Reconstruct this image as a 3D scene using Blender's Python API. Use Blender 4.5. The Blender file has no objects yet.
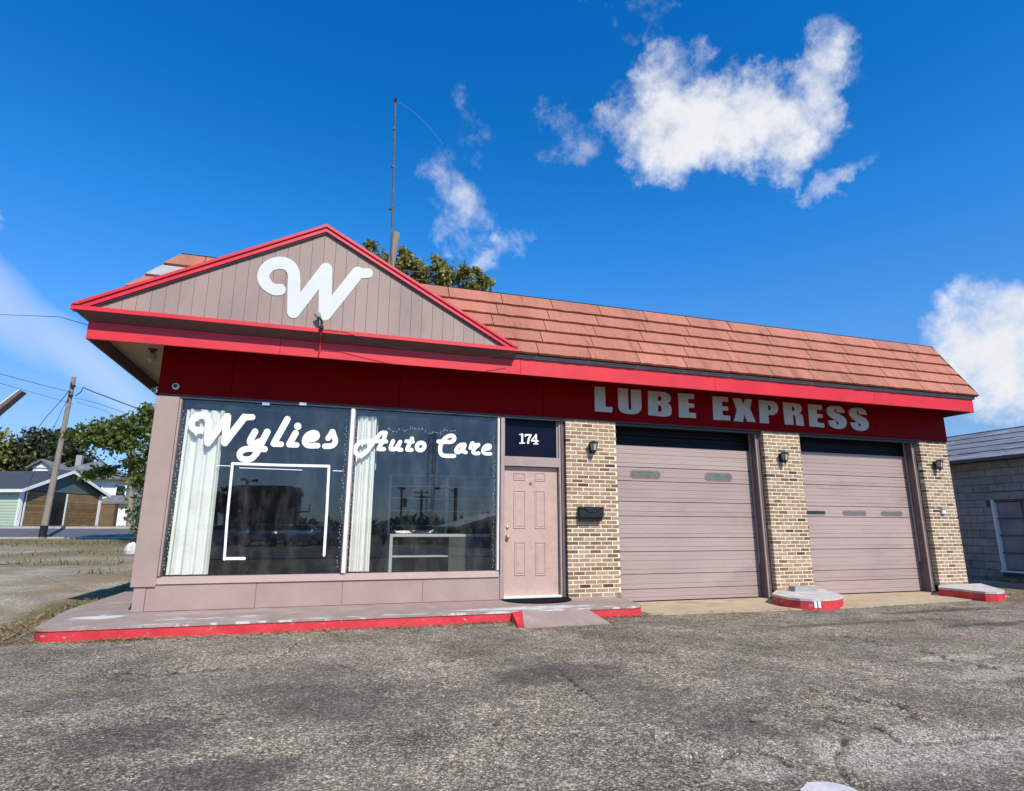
import bpy, math, random
import numpy as np
from mathutils import Vector, Matrix
random.seed(7); RNG = np.random.default_rng(11)
SC = bpy.context.scene
COL = SC.collection

# ------------------------------------------------------------------ camera
W, H = 1024, 791
F_PX, PITCH, ROLL, YAW = 590.1932, 0.22204, 0.00302, 0.30351
CX, CY, CZ = -3.8136, -9.1398, 1.0683
def _basis():
    F = np.array([math.sin(YAW)*math.cos(PITCH), math.cos(YAW)*math.cos(PITCH), math.sin(PITCH)])
    R = np.array([math.cos(YAW), -math.sin(YAW), 0.]); U = np.cross(R, F)
    c, s = math.cos(ROLL), math.sin(ROLL)
    return c*R+s*U, -s*R+c*U, F
RV, UV, FV = _basis(); CV = np.array([CX, CY, CZ])
cam = bpy.data.cameras.new('camera'); co = bpy.data.objects.new('camera', cam); COL.objects.link(co)
cam.sensor_width = 36; cam.lens = F_PX/W*36; cam.clip_start = .05; cam.clip_end = 3000
M = Matrix.Identity(4)
for i in range(3):
    M[i][0] = RV[i]; M[i][1] = UV[i]; M[i][2] = -FV[i]; M[i][3] = CV[i]
co.matrix_world = M; SC.camera = co
SC.render.resolution_x, SC.render.resolution_y = W, H
def pdir(x, y): return FV + RV*(x-W/2)/F_PX - UV*(y-H/2)/F_PX
def hit(x, y, ax, v):
    d = pdir(x, y); t = (v-CV[ax])/d[ax]; return CV+t*d
def pxy(P):
    d = np.asarray(P, float)-CV; z = d@FV
    return W/2+F_PX*(d@RV)/z, H/2-F_PX*(d@UV)/z

# ------------------------------------------------------------------ light
SUN_EL, SUN_AZ = math.radians(43.7), math.radians(12.0)   # azimuth: right of the facade's normal
SV = Vector((math.sin(SUN_AZ)*math.cos(SUN_EL), -math.cos(SUN_AZ)*math.cos(SUN_EL), math.sin(SUN_EL)))
sl = bpy.data.lights.new('sun', 'SUN'); sl.energy = 5.0; sl.angle = math.radians(.53); sl.color = (1, .915, .80)
so = bpy.data.objects.new('sun', sl); COL.objects.link(so); so.location = (0, -30, 40)
so.rotation_euler = SV.to_track_quat('Z', 'Y').to_euler()
SC.view_settings.view_transform = 'Standard'; SC.view_settings.look = 'None'
SC.view_settings.exposure = 0.0; SC.view_settings.gamma = 1

class NT:
    def __init__(s, tree): s.t = tree; s.n = tree.nodes; s.l = tree.links
    def node(s, k, **kw):
        n = s.n.new(k)
        for a, b in kw.items(): setattr(n, a, b)
        return n
    def put(s, n, i, v):
        if v is None: return
        if isinstance(v, bpy.types.NodeSocket): s.l.new(v, n.inputs[i])
        else: n.inputs[i].default_value = v
    def math(s, op, a, b=None, c=None, clamp=False):
        n = s.node('ShaderNodeMath', operation=op); n.use_clamp = clamp
        s.put(n, 0, a); s.put(n, 1, b); s.put(n, 2, c); return n.outputs[0]
    def vmath(s, op, a, b=None):
        n = s.node('ShaderNodeVectorMath', operation=op); s.put(n, 0, a); s.put(n, 1, b)
        return n.outputs['Value'] if op in ('DOT_PRODUCT', 'LENGTH', 'DISTANCE') else n.outputs[0]
    def vscale(s, a, f):
        n = s.node('ShaderNodeVectorMath', operation='SCALE'); s.put(n, 0, a); s.put(n, 'Scale', f); return n.outputs[0]
    def noise(s, vec, scale, detail=4, rough=.55, dist=0, color=False):
        n = s.node('ShaderNodeTexNoise'); s.put(n, 'Vector', vec); s.put(n, 'Scale', scale); s.put(n, 'Detail', detail)
        s.put(n, 'Roughness', rough); s.put(n, 'Distortion', dist); return n.outputs['Color' if color else 'Fac']
    def voro(s, vec, scale, feature='F1', out='Distance', rnd=1):
        n = s.node('ShaderNodeTexVoronoi', feature=feature); s.put(n, 'Vector', vec); s.put(n, 'Scale', scale)
        s.put(n, 'Randomness', rnd); return n.outputs[out]
    def mapping(s, vec, scale=(1, 1, 1), loc=(0, 0, 0)):
        n = s.node('ShaderNodeMapping'); s.put(n, 'Vector', vec); n.inputs['Scale'].default_value = scale
        n.inputs['Location'].default_value = loc; return n.outputs[0]
    def ramp(s, fac, stops, interp='LINEAR'):
        n = s.node('ShaderNodeValToRGB'); s.put(n, 'Fac', fac); cr = n.color_ramp; cr.interpolation = interp
        while len(cr.elements) < len(stops): cr.elements.new(.5)
        for e, (p, c) in zip(cr.elements, stops):
            e.position = p; e.color = (c, c, c, 1) if not hasattr(c, '__len__') else (*c[:3], 1)
        return n.outputs[0]
    def rng(s, v, a, b, c=0., d=1., smooth=False):
        n = s.node('ShaderNodeMapRange'); n.clamp = True
        if smooth: n.interpolation_type = 'SMOOTHSTEP'
        s.put(n, 0, v); s.put(n, 1, a); s.put(n, 2, b); s.put(n, 3, c); s.put(n, 4, d); return n.outputs[0]
    def mix(s, fac, a, b, op='MIX'):
        n = s.node('ShaderNodeMix', data_type='RGBA', blend_type=op); s.put(n, 0, fac)
        for i, v in ((6, a), (7, b)):
            if isinstance(v, bpy.types.NodeSocket): s.l.new(v, n.inputs[i])
            else: n.inputs[i].default_value = (*v[:3], 1)
        return n.outputs[2]

# world: physical sky plus clouds that stand at given directions
wd = bpy.data.worlds.new('World'); SC.world = wd; wd.use_nodes = True
N = NT(wd.node_tree); N.n.clear()
sky = N.node('ShaderNodeTexSky', sky_type='NISHITA'); sky.sun_disc = False
sky.sun_elevation = SUN_EL; sky.sun_rotation = math.atan2(SV.x, SV.y)
sky.altitude = 200; sky.air_density = 1.0; sky.dust_density = 0.35; sky.ozone_density = 2.5
tc = N.node('ShaderNodeTexCoord').outputs['Generated']
sz = N.node('ShaderNodeSeparateXYZ'); N.l.new(tc, sz.inputs[0])
tint = N.ramp(sz.outputs[2], [(0., (.22, .32, .55)), (.06, (.26, .36, .56)), (.15, (.33, .425, .55)), (.30, (.22, .52, .79)), (.45, (.095, .535, .89)), (.60, (.03, .465, .835)), (.75, (.012, .44, .88))])
skyc = N.mix(1., sky.outputs[0], N.vscale(tint, 2.5), 'MULTIPLY')
wn = N.noise(tc, 7.0, 5, .66, color=True)
dv = N.vmath('ADD', tc, N.vscale(N.vmath('SUBTRACT', wn, (.5, .5, .5)), .17))
def blobs(lst, vec=None):
    tot = None
    for b in lst:
        cx, cy, rx, ry, ang = b[:5]; w = b[5] if len(b) > 5 else 1.
        c = pdir(cx, cy); L = np.linalg.norm(c); c = c/L; k = 1/(F_PX*L)       # pixels to radians near this direction
        u = np.cross(c, [0, 0, 1]); u /= np.linalg.norm(u); v = np.cross(u, c); ca, sa = math.cos(math.radians(ang)), math.sin(math.radians(ang))
        u, v = ca*u+sa*v, -sa*u+ca*v
        mp = N.node('ShaderNodeMapping', vector_type='TEXTURE'); N.l.new(dv if vec is None else vec, mp.inputs[0])
        R3 = Matrix((tuple(u), tuple(np.cross(v, u)*-1*-1), tuple(v))).transposed()
        if R3.determinant() < 0: R3 = Matrix((tuple(u), tuple(-np.cross(v, u)), tuple(v))).transposed()
        mp.inputs['Location'].default_value = tuple(c); mp.inputs['Rotation'].default_value = R3.to_euler(); mp.inputs['Scale'].default_value = (rx*k, .5, ry*k)
        d2 = N.vmath('DOT_PRODUCT', mp.outputs[0], mp.outputs[0])
        t = N.math('MULTIPLY_ADD', d2, -w, w); tot = t if tot is None else N.math('MAXIMUM', tot, t)
    return N.math('MAXIMUM', tot, 0.)
puffs = blobs([(690, 128, 92, 62, 0, 1.2), (745, 118, 80, 56, -20, 1.1), (818, 85, 34, 66, -12, .8), (668, 72, 44, 46, 30, .7), (770, 160, 24, 34, 0, .6), (628, 118, 34, 40, 20, .6),
               (1010, 345, 100, 84, 0, 1.15), (985, 315, 60, 50, 0, .9), (1085, 360, 120, 90, 0, 1.15),
               (-420, 120, 160, 80, 0), (1700, 200, 200, 110, 0), (512, -900, 150, 90, 20), (-900, -400, 220, 120, 10)])
wisps = blobs([(448, 205, 56, 42, -35, .75), (508, 244, 50, 26, 14, .85), (478, 128, 40, 32, -40, .45), (572, 128, 48, 30, -10, .5),
               (825, 172, 50, 15, 20, .62), (608, 14, 36, 26, 0, .35), (0, 203, 26, 20, 0, .7), (655, 40, 22, 70, -10, .35), (835, 60, 26, 60, 10, .4)])
streak = blobs([(70, 350, 150, 26, -36, .36), (-40, 270, 150, 40, -36, .42)], N.vmath('ADD', tc, N.vscale(N.vmath('SUBTRACT', wn, (.5, .5, .5)), .03)))
fbm_ = N.noise(tc, 15, 6, .64)
dp = N.rng(N.math('ADD', puffs, N.math('MULTIPLY_ADD', fbm_, 2.1, -1.15)), .0, 1.2, smooth=True)
dw = N.rng(N.math('ADD', wisps, N.math('MULTIPLY_ADD', fbm_, 2.4, -1.42)), .0, 1.15, 0., .66, smooth=True)
veil = N.rng(N.math('ADD', puffs, N.math('MULTIPLY_ADD', fbm_, 2.6, -1.35)), .0, 1.9, 0., .75, smooth=True)
dp = N.math('MULTIPLY', N.math('MAXIMUM', dp, veil), N.rng(puffs, 0., .22)); dw = N.math('MULTIPLY', dw, N.rng(wisps, 0., .2))
dens = N.math('MAXIMUM', N.math('MAXIMUM', dp, dw), N.math('MULTIPLY', streak, .9), clamp=True)
thick = N.math('MULTIPLY', N.rng(N.math('ADD', puffs, N.math('MULTIPLY', N.noise(N.vmath('SUBTRACT', dv, (0, 0, .04)), 8, 3, .6), 1.0)), 1.0, 1.6, smooth=True), .42)
ccol = N.mix(thick, (9.7, 9.75, 9.9), (6.6, 7.1, 7.8))
skc = N.mix(dens, skyc, ccol)
bg = N.node('ShaderNodeBackground'); N.put(bg, 'Color', skc); bg.inputs['Strength'].default_value = .1
wo = N.node('ShaderNodeOutputWorld'); N.l.new(bg.outputs[0], wo.inputs[0])

# ------------------------------------------------------------------ materials
def C(r, g, b): # display 0-255 colour to linear
    f = lambda v: (v/255/12.92) if v/255 <= .04045 else ((v/255+.055)/1.055)**2.4
    return (f(r), f(g), f(b))
def mat(name, col, rough=.6, var=.12, vscale=3., bump=0., bscale=60., metal=0., spec=.5, grime=None, gscale=2., fine=0., stretch=(1, 1, 1), objvar=0.):
    m = bpy.data.materials.new(name); m.use_nodes = True; T = NT(m.node_tree); bs = T.n['Principled BSDF']
    pos = T.node('ShaderNodeNewGeometry').outputs['Position']
    v = T.mapping(pos, stretch)
    n = T.noise(v, vscale, 6, .6)
    f = T.rng(n, .3, .7, 1-var, 1+var)
    if fine:
        f = T.math('MULTIPLY', f, T.rng(T.noise(v, bscale, 3, .6), .3, .7, 1-fine, 1+fine))
    if objvar:
        oi = T.node('ShaderNodeObjectInfo').outputs['Random']
        f = T.math('MULTIPLY', f, T.rng(oi, 0., 1., 1-objvar, 1+objvar))
    c = T.mix(1., col, f, 'MULTIPLY')
    if grime:
        g = T.rng(T.noise(v, gscale, 7, .65), .52, .72, 0., grime[3] if len(grime) > 3 else .6, smooth=True)
        c = T.mix(g, c, grime[:3])
    T.put(bs, 'Base Color', c)
    T.put(bs, 'Roughness', T.rng(n, .2, .8, max(rough-.1, .02), min(rough+.1, 1)))
    bs.inputs['Metallic'].default_value = metal; bs.inputs['Specular IOR Level'].default_value = spec
    if bump:
        b = T.node('ShaderNodeBump'); b.inputs['Strength'].default_value = min(1, bump); b.inputs['Distance'].default_value = .01*max(1, bump)
        T.put(b, 'Height', T.noise(v, bscale, 5, .65)); T.l.new(b.outputs[0], bs.inputs['Normal'])
    return m
MT = {}
def mk(k, *a, **kw): MT[k] = mat(k, *a, **kw)
mk('siding', (.335, .242, .20), .65, .10, 2.2, .25, 90, grime=(.20, .15, .135, .35), gscale=1.6, fine=.05, stretch=(1, 1, .5), objvar=.06)
mk('mauve', (.365, .262, .222), .6, .10, 1.8, .2, 70, grime=(.28, .20, .18, .4), gscale=1.3, fine=.05)
mk('mauve_door', (.51, .35, .285), .5, .10, 5, .15, 40, grime=(.34, .24, .22, .6), gscale=5, fine=.06)
mk('frame', (.365, .275, .24), .5, .12, 3, .1, 60, grime=(.22, .17, .16, .5), gscale=2)
mk('brown_frame', (.085, .062, .06), .45, .2, 3, .1, 60)
mk('jamb', (.135, .10, .095), .5, .2, 4, .15, 40, grime=(.06, .045, .04, .6), gscale=3)
mk('dark_header', (.035, .032, .036), .4, .2, 4)
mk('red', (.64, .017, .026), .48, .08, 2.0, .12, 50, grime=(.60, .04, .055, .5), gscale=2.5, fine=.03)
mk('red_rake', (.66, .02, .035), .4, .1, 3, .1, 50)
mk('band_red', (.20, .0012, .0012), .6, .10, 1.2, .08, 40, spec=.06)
mk('brown_cove', (.10, .062, .058), .55, .15, 3, .1, 40)
mk('soffit', (.42, .32, .20), .7, .15, 2, .1, 40)
mk('white_paint', (.60, .625, .575), .55, .05, 4, .12, 120, fine=.03)
mk('white_letter', (.86, .87, .87), .45, .03, 4)
mk('sign_letter', (.48, .47, .43), .6, .10, 8, .1, 60, fine=.04)
mk('numeral', (.82, .82, .80), .5, .03, 4)
mk('tile', (.43, .165, .102), .85, .16, 2.6, .8, 160, grime=(.27, .085, .05, .75), gscale=5, fine=.22, stretch=(1, .5, .35), objvar=.10)
mk('tile_bare', (.36, .36, .35), .8, .15, 6, .5, 120)
mk('tile_edge', (.035, .028, .026), .8, .2, 6)
mk('drip', (.27, .235, .205), .5, .2, 3, .1, 30)
mk('mortar', (.80, .72, .54), .95, .12, 9, .6, 220, fine=.1)
BR = [(.42, .29, .175), (.36, .235, .14), (.46, .335, .215), (.30, .19, .11), (.185, .11, .06), (.085, .055, .035), (.40, .25, .165)]
for i, c in enumerate(BR):
    mk('brick%d' % i, c, .9, .25, 22, .7, 200, grime=(c[0]*.45, c[1]*.4, c[2]*.35, .7 if i < 4 else .4), gscale=17, fine=.12, objvar=.10)
mk('garage', (.39, .295, .262), .5, .08, 1.5, .1, 60, grime=(.27, .20, .185, .55), gscale=1.2, stretch=(.4, 1, 1.6), fine=.04, objvar=.05)
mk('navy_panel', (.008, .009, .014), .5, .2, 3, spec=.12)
mk('garage_pane', (.14, .155, .13), .25, .25, 30, .2, 60)
mk('pane_dark', (.03, .035, .035), .2, .3, 20)
mk('pane_trim', (.36, .18, .16), .6, .2, 10)
mk('walk', (.335, .25, .205), .85, .14, 2.5, .5, 90, grime=(.46, .40, .37, .6), gscale=2.1, fine=.10)
mk('apron', (.47, .365, .225), .9, .14, 2.0, .6, 90, grime=(.27, .21, .14, .6), gscale=2.4, fine=.12)
mk('kerb_top', (.55, .51, .46), .9, .18, 3, .6, 70, grime=(.30, .26, .22, .6), gscale=4, fine=.1)
mk('paint_white_worn', (.66, .74, .72), .8, .1, 5, .4, 60)
mk('black_metal', (.012, .012, .014), .4, .2, 8, .1, 60)
mk('black_plastic', (.014, .015, .018), .32, .1, 8)
mk('lamp_glass', (.42, .42, .38), .15, .1, 9)
mk('brass', (.62, .48, .24), .3, .1, 9, metal=.8)
mk('chrome', (.65, .65, .63), .3, .1, 9, metal=.9)
mk('concrete', (.34, .33, .30), .95, .15, 5, .7, 80, grime=(.16, .16, .14, .6), gscale=5, fine=.1)
mk('curtain', (.84, .84, .81), .85, .05, 3, .1, 90)
mk('interior', (.075, .085, .085), .8, .2, 1)
mk('interior_floor', (.045, .045, .042), .6, .2, 2)
mk('interior_white', (.5, .52, .52), .6, .1, 2)
mk('blue_glass', (.002, .004, .016), .35, .1, 2, spec=.15)
mk('tape', (.80, .82, .80), .6, .05, 6)
mk('wood_pole', (.27, .225, .185), .9, .25, 3, .8, 40, grime=(.15, .12, .10, .6), gscale=6, stretch=(6, 6, .5), fine=.15)
mk('rust_pipe', (.10, .07, .055), .7, .35, 6, .3, 60, grime=(.26, .24, .22, .7), gscale=9)
mk('wire', (.02, .022, .03), .6, .1, 5)
mk('bark', (.10, .075, .055), .95, .25, 8, 1., 40)
mk('asph_road', (.10, .10, .105), .9, .1, 3, .5, 80, fine=.1)
mk('kerb_far', (.40, .38, .34), .9, .1, 4)
mk('green_siding', (.42, .52, .36), .6, .06, 1)
mk('slate_gable', (.075, .105, .105), .7, .12, 2)
mk('shingle_dark', (.045, .05, .058), .9, .2, 3, .5, 30, fine=.15)
mk('shingle_grey', (.155, .155, .15), .9, .35, 1.2, .6, 25, grime=(.30, .30, .28, .7), gscale=1.4, fine=.2)
mk('white_trim', (.74, .75, .73), .6, .05, 3)
mk('white_wall', (.74, .74, .71), .65, .06, 2)
mk('board_brown', (.19, .12, .05), .75, .25, 3, .3, 30, objvar=.25)
mk('dark_hole', (.012, .012, .014), .6, .2, 3)
mk('block', (.285, .28, .265), .85, .12, 5, .9, 50, grime=(.075, .09, .10, .6), gscale=3, fine=.12, objvar=.12)
mk('block_mortar', (.085, .10, .115), .95, .15, 6, .5, 80)
mk('slate_roof', (.17, .18, .19), .8, .4, 2, .7, 30, grime=(.46, .47, .46, .9), gscale=2.2, fine=.25, stretch=(1.4, .4, 1))
mk('neighbour_pane', (.24, .25, .26), .12, .2, 2)
mk('sash', (.10, .10, .105), .6, .2, 5)
mk('mat_black', (.006, .006, .006), .95, .2, 30, .4, 200, spec=.1)
mk('rock', (.60, .58, .54), .9, .15, 8, .6, 40)
mk('apart', (.42, .37, .32), .8, .08, .5)
mk('roof_white', (.55, .57, .58), .5, .06, 1)
mk('steel', (.30, .31, .32), .5, .1, 3, metal=.6)
mk('tyre', (.015, .015, .016), .8, .1, 5)
mk('car_glass', (.012, .014, .016), .05, .1, 2)
mk('headlamp', (.7, .72, .74), .1, .05, 4)
for i, c in enumerate([(.62, .63, .65), (.10, .105, .11), (.33, .03, .03), (.78, .78, .76), (.05, .10, .22)]):
    mk('car%d' % i, c, .18, .03, 2, spec=.8)

def leaf_mat(name, c1, c2, c3):
    m = bpy.data.materials.new(name); m.use_nodes = True; T = NT(m.node_tree); bs = T.n['Principled BSDF']
    at = T.node('ShaderNodeAttribute', attribute_name='tint').outputs['Fac']
    T.put(bs, 'Base Color', T.ramp(at, [(0, c1), (.55, c2), (1, c3)])); bs.inputs['Roughness'].default_value = .5
    tr = T.node('ShaderNodeBsdfTranslucent'); T.put(tr, 'Color', T.ramp(at, [(0, [v*1.4 for v in c1]), (.55, [v*1.5 for v in c2]), (1, [v*1.5 for v in c3])]))
    mx = T.node('ShaderNodeMixShader'); mx.inputs[0].default_value = .3
    T.l.new(bs.outputs[0], mx.inputs[1]); T.l.new(tr.outputs[0], mx.inputs[2]); T.l.new(mx.outputs[0], T.n['Material Output'].inputs[0])
    MT[name] = m
leaf_mat('leaf_olive', (.11, .115, .022), (.24, .225, .045), (.40, .33, .10))
leaf_mat('leaf_dark', (.02, .032, .012), (.04, .058, .02), (.09, .10, .035))
leaf_mat('leaf_bright', (.04, .065, .012), (.105, .145, .024), (.22, .24, .055))
leaf_mat('dry_grass', (.16, .10, .04), (.30, .20, .085), (.42, .33, .17))
leaf_mat('green_grass', (.06, .075, .02), (.12, .12, .035), (.24, .20, .08))

# clear shop glass: a reflecting skin over a slightly smoky clear sheet
m = bpy.data.materials.new('shop_glass'); m.use_nodes = True; T = NT(m.node_tree); T.n.remove(T.n['Principled BSDF'])
tr = T.node('ShaderNodeBsdfTransparent'); tr.inputs[0].default_value = (.95, .96, .93, 1)
gl = T.node('ShaderNodeBsdfGlossy'); gl.inputs['Roughness'].default_value = .012; gl.inputs[0].default_value = (.92, .97, 1, 1)
fr = T.node('ShaderNodeFresnel'); fr.inputs[0].default_value = 1.62
pos = T.node('ShaderNodeNewGeometry').outputs['Position']
b = T.node('ShaderNodeBump'); b.inputs['Strength'].default_value = .012; b.inputs['Distance'].default_value = .02; T.put(b, 'Height', T.noise(pos, 1.1, 1, .5)); T.l.new(b.outputs[0], gl.inputs['Normal'])
bk = T.math('SUBTRACT', 1., T.node('ShaderNodeNewGeometry').outputs['Backfacing'])
mx = T.node('ShaderNodeMixShader'); T.put(mx, 0, T.math('MULTIPLY', T.math('MULTIPLY', fr.outputs[0], 1.5), bk)); T.l.new(tr.outputs[0], mx.inputs[1]); T.l.new(gl.outputs[0], mx.inputs[2])
df = T.node('ShaderNodeBsdfDiffuse'); df.inputs[0].default_value = (.45, .46, .44, 1)
mx2 = T.node('ShaderNodeMixShader'); T.put(mx2, 0, T.rng(T.noise(T.mapping(pos, (1, 1, .4)), 5, 6, .7), .45, .8, .004, .06)); T.l.new(mx.outputs[0], mx2.inputs[1]); T.l.new(df.outputs[0], mx2.inputs[2])
T.l.new(mx2.outputs[0], T.n['Material Output'].inputs[0]); MT['shop_glass'] = m

# red kerb paint, chipped down to concrete
m = bpy.data.materials.new('red_kerb'); m.use_nodes = True; T = NT(m.node_tree); bs = T.n['Principled BSDF']
pos = T.node('ShaderNodeNewGeometry').outputs['Position']
ch = T.rng(T.noise(T.mapping(pos, (1, 1, 2.2)), 9, 7, .7), .60, .66)
c = T.mix(T.rng(T.noise(pos, 3, 5, .6), .3, .7), (.55, .02, .03), (.70, .05, .06))
c = T.mix(ch, c, (.42, .33, .27)); T.put(bs, 'Base Color', c); bs.inputs['Roughness'].default_value = .6
b = T.node('ShaderNodeBump'); b.inputs['Strength'].default_value = .5; b.inputs['Distance'].default_value = .01; T.put(b, 'Height', T.noise(pos, 30, 5, .7)); T.l.new(b.outputs[0], bs.inputs['Normal'])
MT['red_kerb'] = m
# front walk: worn paint, white scuffs near the edge and the door
m = MT['walk']; T = NT(m.node_tree); bs = T.n['Principled BSDF']; old = bs.inputs['Base Color'].links[0].from_socket
pos = T.node('ShaderNodeNewGeometry').outputs['Position']
sx = T.node('ShaderNodeSeparateXYZ'); T.l.new(pos, sx.inputs[0])
wn_ = T.noise(T.mapping(pos, (.8, 2.6, 1)), 4.5, 7, .7)
near = T.math('MULTIPLY', T.math('MULTIPLY', T.rng(sx.outputs[1], -.95, -1.15), T.rng(sx.outputs[1], -1.32, -1.26)), .55)
spot = lambda x, y, rx, ry: T.math('SUBTRACT', 1., T.math('ADD', T.math('POWER', T.math('DIVIDE', T.math('SUBTRACT', sx.outputs[0], x), rx), 2.), T.math('POWER', T.math('DIVIDE', T.math('SUBTRACT', sx.outputs[1], y), ry), 2.)), clamp=True)
near = T.math('MAXIMUM', near, spot(-6.35, -.35, .45, .28)); near = T.math('MAXIMUM', near, spot(-1.0, -1.0, 1.5, .26)); near = T.math('MAXIMUM', near, T.math('MULTIPLY', spot(-5., -.8, 1.2, .3), .6))
fac = T.rng(T.math('ADD', wn_, T.math('MULTIPLY', near, .34)), .70, .76)
T.put(bs, 'Base Color', T.mix(fac, old, (.60, .60, .55)))

# ------------------------------------------------------------------ mesh helpers
class MB:
    def __init__(s): s.v = []; s.f = []; s.m = []
    def quad(s, a, b, c, d, mi=0):
        n = len(s.v); s.v += [tuple(a), tuple(b), tuple(c), tuple(d)]; s.f.append((n, n+1, n+2, n+3)); s.m.append(mi)
    def poly(s, pts, mi=0):
        n = len(s.v); s.v += [tuple(p) for p in pts]; s.f.append(tuple(range(n, n+len(pts)))); s.m.append(mi)
    def hexa(s, p, mi=0):  # 8 points: bottom ring 0-3, top ring 4-7, counter-clockwise from above
        n = len(s.v); s.v += [tuple(q) for q in p]
        for f in ((3, 2, 1, 0), (4, 5, 6, 7), (0, 1, 5, 4), (1, 2, 6, 5), (2, 3, 7, 6), (3, 0, 4, 7)):
            s.f.append(tuple(n+i for i in f)); s.m.append(mi)
    def box(s, x0, x1, y0, y1, z0, z1, mi=0):
        s.hexa([(x0, y0, z0), (x1, y0, z0), (x1, y1, z0), (x0, y1, z0), (x0, y0, z1), (x1, y0, z1), (x1, y1, z1), (x0, y1, z1)], mi)
    def bevbox(s, x0, x1, y0, y1, z0, z1, b=.004, mi=0):  # front (-y) edges chamfered
        n = len(s.v)
        s.v += [(x0, y1, z0), (x1, y1, z0), (x1, y1, z1), (x0, y1, z1), (x0, y0+b, z0), (x1, y0+b, z0), (x1, y0+b, z1), (x0, y0+b, z1),
                (x0+b, y0, z0+b), (x1-b, y0, z0+b), (x1-b, y0, z1-b), (x0+b, y0, z1-b)]
        for f in ((0, 3, 2, 1), (0, 1, 5, 4), (1, 2, 6, 5), (2, 3, 7, 6), (3, 0, 4, 7), (4, 5, 9, 8), (5, 6, 10, 9), (6, 7, 11, 10), (7, 4, 8, 11), (8, 9, 10, 11)):
            s.f.append(tuple(n+i for i in f)); s.m.append(mi)
    def prism(s, pts, vec, mi=0):  # polygon swept along vec
        n = len(s.v); k = len(pts); vec = np.asarray(vec, float)
        s.v += [tuple(p) for p in pts] + [tuple(np.asarray(p, float)+vec) for p in pts]
        s.f.append(tuple(range(n+k-1, n-1, -1))); s.m.append(mi); s.f.append(tuple(range(n+k, n+2*k))); s.m.append(mi)
        for i in range(k): j = (i+1) % k; s.f.append((n+i, n+j, n+k+j, n+k+i)); s.m.append(mi)
    def tube(s, pts, r, seg=8, mi=0, cap=True):
        pts = [Vector(p) for p in pts]; rs = r if hasattr(r, '__len__') else [r]*len(pts); rings = []
        for i, p in enumerate(pts):
            d = (pts[min(i+1, len(pts)-1)]-pts[max(i-1, 0)]).normalized()
            a = d.orthogonal().normalized() if abs(d.z) > .95 or abs(d.z) < .0 else d.cross(Vector((0, 0, 1))).normalized()
            b = d.cross(a); n = len(s.v)
            s.v += [tuple(p+(a*math.cos(t)+b*math.sin(t))*rs[i]) for t in [2*math.pi*k/seg for k in range(seg)]]; rings.append(n)
        for i in range(len(rings)-1):
            for k in range(seg):
                j = (k+1) % seg; s.f.append((rings[i]+k, rings[i]+j, rings[i+1]+j, rings[i+1]+k)); s.m.append(mi)
        if cap:
            s.f.append(tuple(rings[0]+k for k in range(seg-1, -1, -1))); s.m.append(mi)
            s.f.append(tuple(rings[-1]+k for k in range(seg))); s.m.append(mi)
    def lathe(s, c, prof, axis=2, seg=16, mi=0):
        rings = []
        for r, h in prof:
            n = len(s.v); rings.append(n)
            for k in range(seg):
                t = 2*math.pi*k/seg; u, w = r*math.cos(t), r*math.sin(t)
                p = {2: (c[0]+u, c[1]+w, c[2]+h), 1: (c[0]+u, c[1]+h, c[2]+w), 0: (c[0]+h, c[1]+u, c[2]+w)}[axis]
                s.v.append(p)
        for i in range(len(rings)-1):
            for k in range(seg):
                j = (k+1) % seg; s.f.append((rings[i]+k, rings[i]+j, rings[i+1]+j, rings[i+1]+k)); s.m.append(mi)
        s.f.append(tuple(rings[0]+k for k in range(seg-1, -1, -1))); s.m.append(mi); s.f.append(tuple(rings[-1]+k for k in range(seg))); s.m.append(mi)
    def mesh(s, name, mats, smooth=False):
        me = bpy.data.meshes.new(name); me.from_pydata(s.v, [], s.f)
        for k in (mats if isinstance(mats, (list, tuple)) else [mats]): me.materials.append(MT[k])
        if any(s.m): me.polygons.foreach_set('material_index', s.m)
        if smooth: me.polygons.foreach_set('use_smooth', [True]*len(s.f))
        me.update(); return me
    def build(s, name, mats, parent=None, smooth=False, origin=None):
        if origin is not None:
            o = np.asarray(origin, float); s.v = [tuple(np.asarray(p)-o) for p in s.v]
        return link(name, s.mesh(name, mats, smooth), parent, origin)
def link(name, me, parent=None, loc=None):
    o = bpy.data.objects.new(name, me); COL.objects.link(o)
    if loc is not None: o.location = loc
    if parent is not None: o.parent = parent
    return o
def empty(name, loc=(0, 0, 0), parent=None):
    o = bpy.data.objects.new(name, None); COL.objects.link(o); o.location = loc
    if parent is not None: o.parent = parent
    return o
def tag(o, label=None, cat=None, group=None, kind=None):
    if label: o['label'] = label
    if cat: o['category'] = cat
    if group: o['group'] = group
    if kind: o['kind'] = kind
    return o
def copy_tree(o, parent=None):
    c = o.copy(); COL.objects.link(c); c.parent = parent
    for ch in list(o.children): copy_tree(ch, c)
    return c

def vnoise(x, y, scale, seed):  # value noise in numpy
    r = np.random.default_rng(seed); L = r.random((256, 256))
    X = x*scale; Y = y*scale; xi = np.floor(X).astype(int); yi = np.floor(Y).astype(int); fx = X-xi; fy = Y-yi
    fx = fx*fx*(3-2*fx); fy = fy*fy*(3-2*fy); g = lambda a, b: L[a % 256, b % 256]
    return (g(xi, yi)*(1-fx)+g(xi+1, yi)*fx)*(1-fy)+(g(xi, yi+1)*(1-fx)+g(xi+1, yi+1)*fx)*fy
def fbm(x, y, s, seed, o=4):
    t = 0; a = .5
    for i in range(o): t = t+a*vnoise(x, y, s*2**i, seed+i); a *= .5
    return t/(1-.5**o)
ss = lambda a, b, x: (lambda t: t*t*(3-2*t))(np.clip((x-a)/(b-a), 0, 1))

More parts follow.
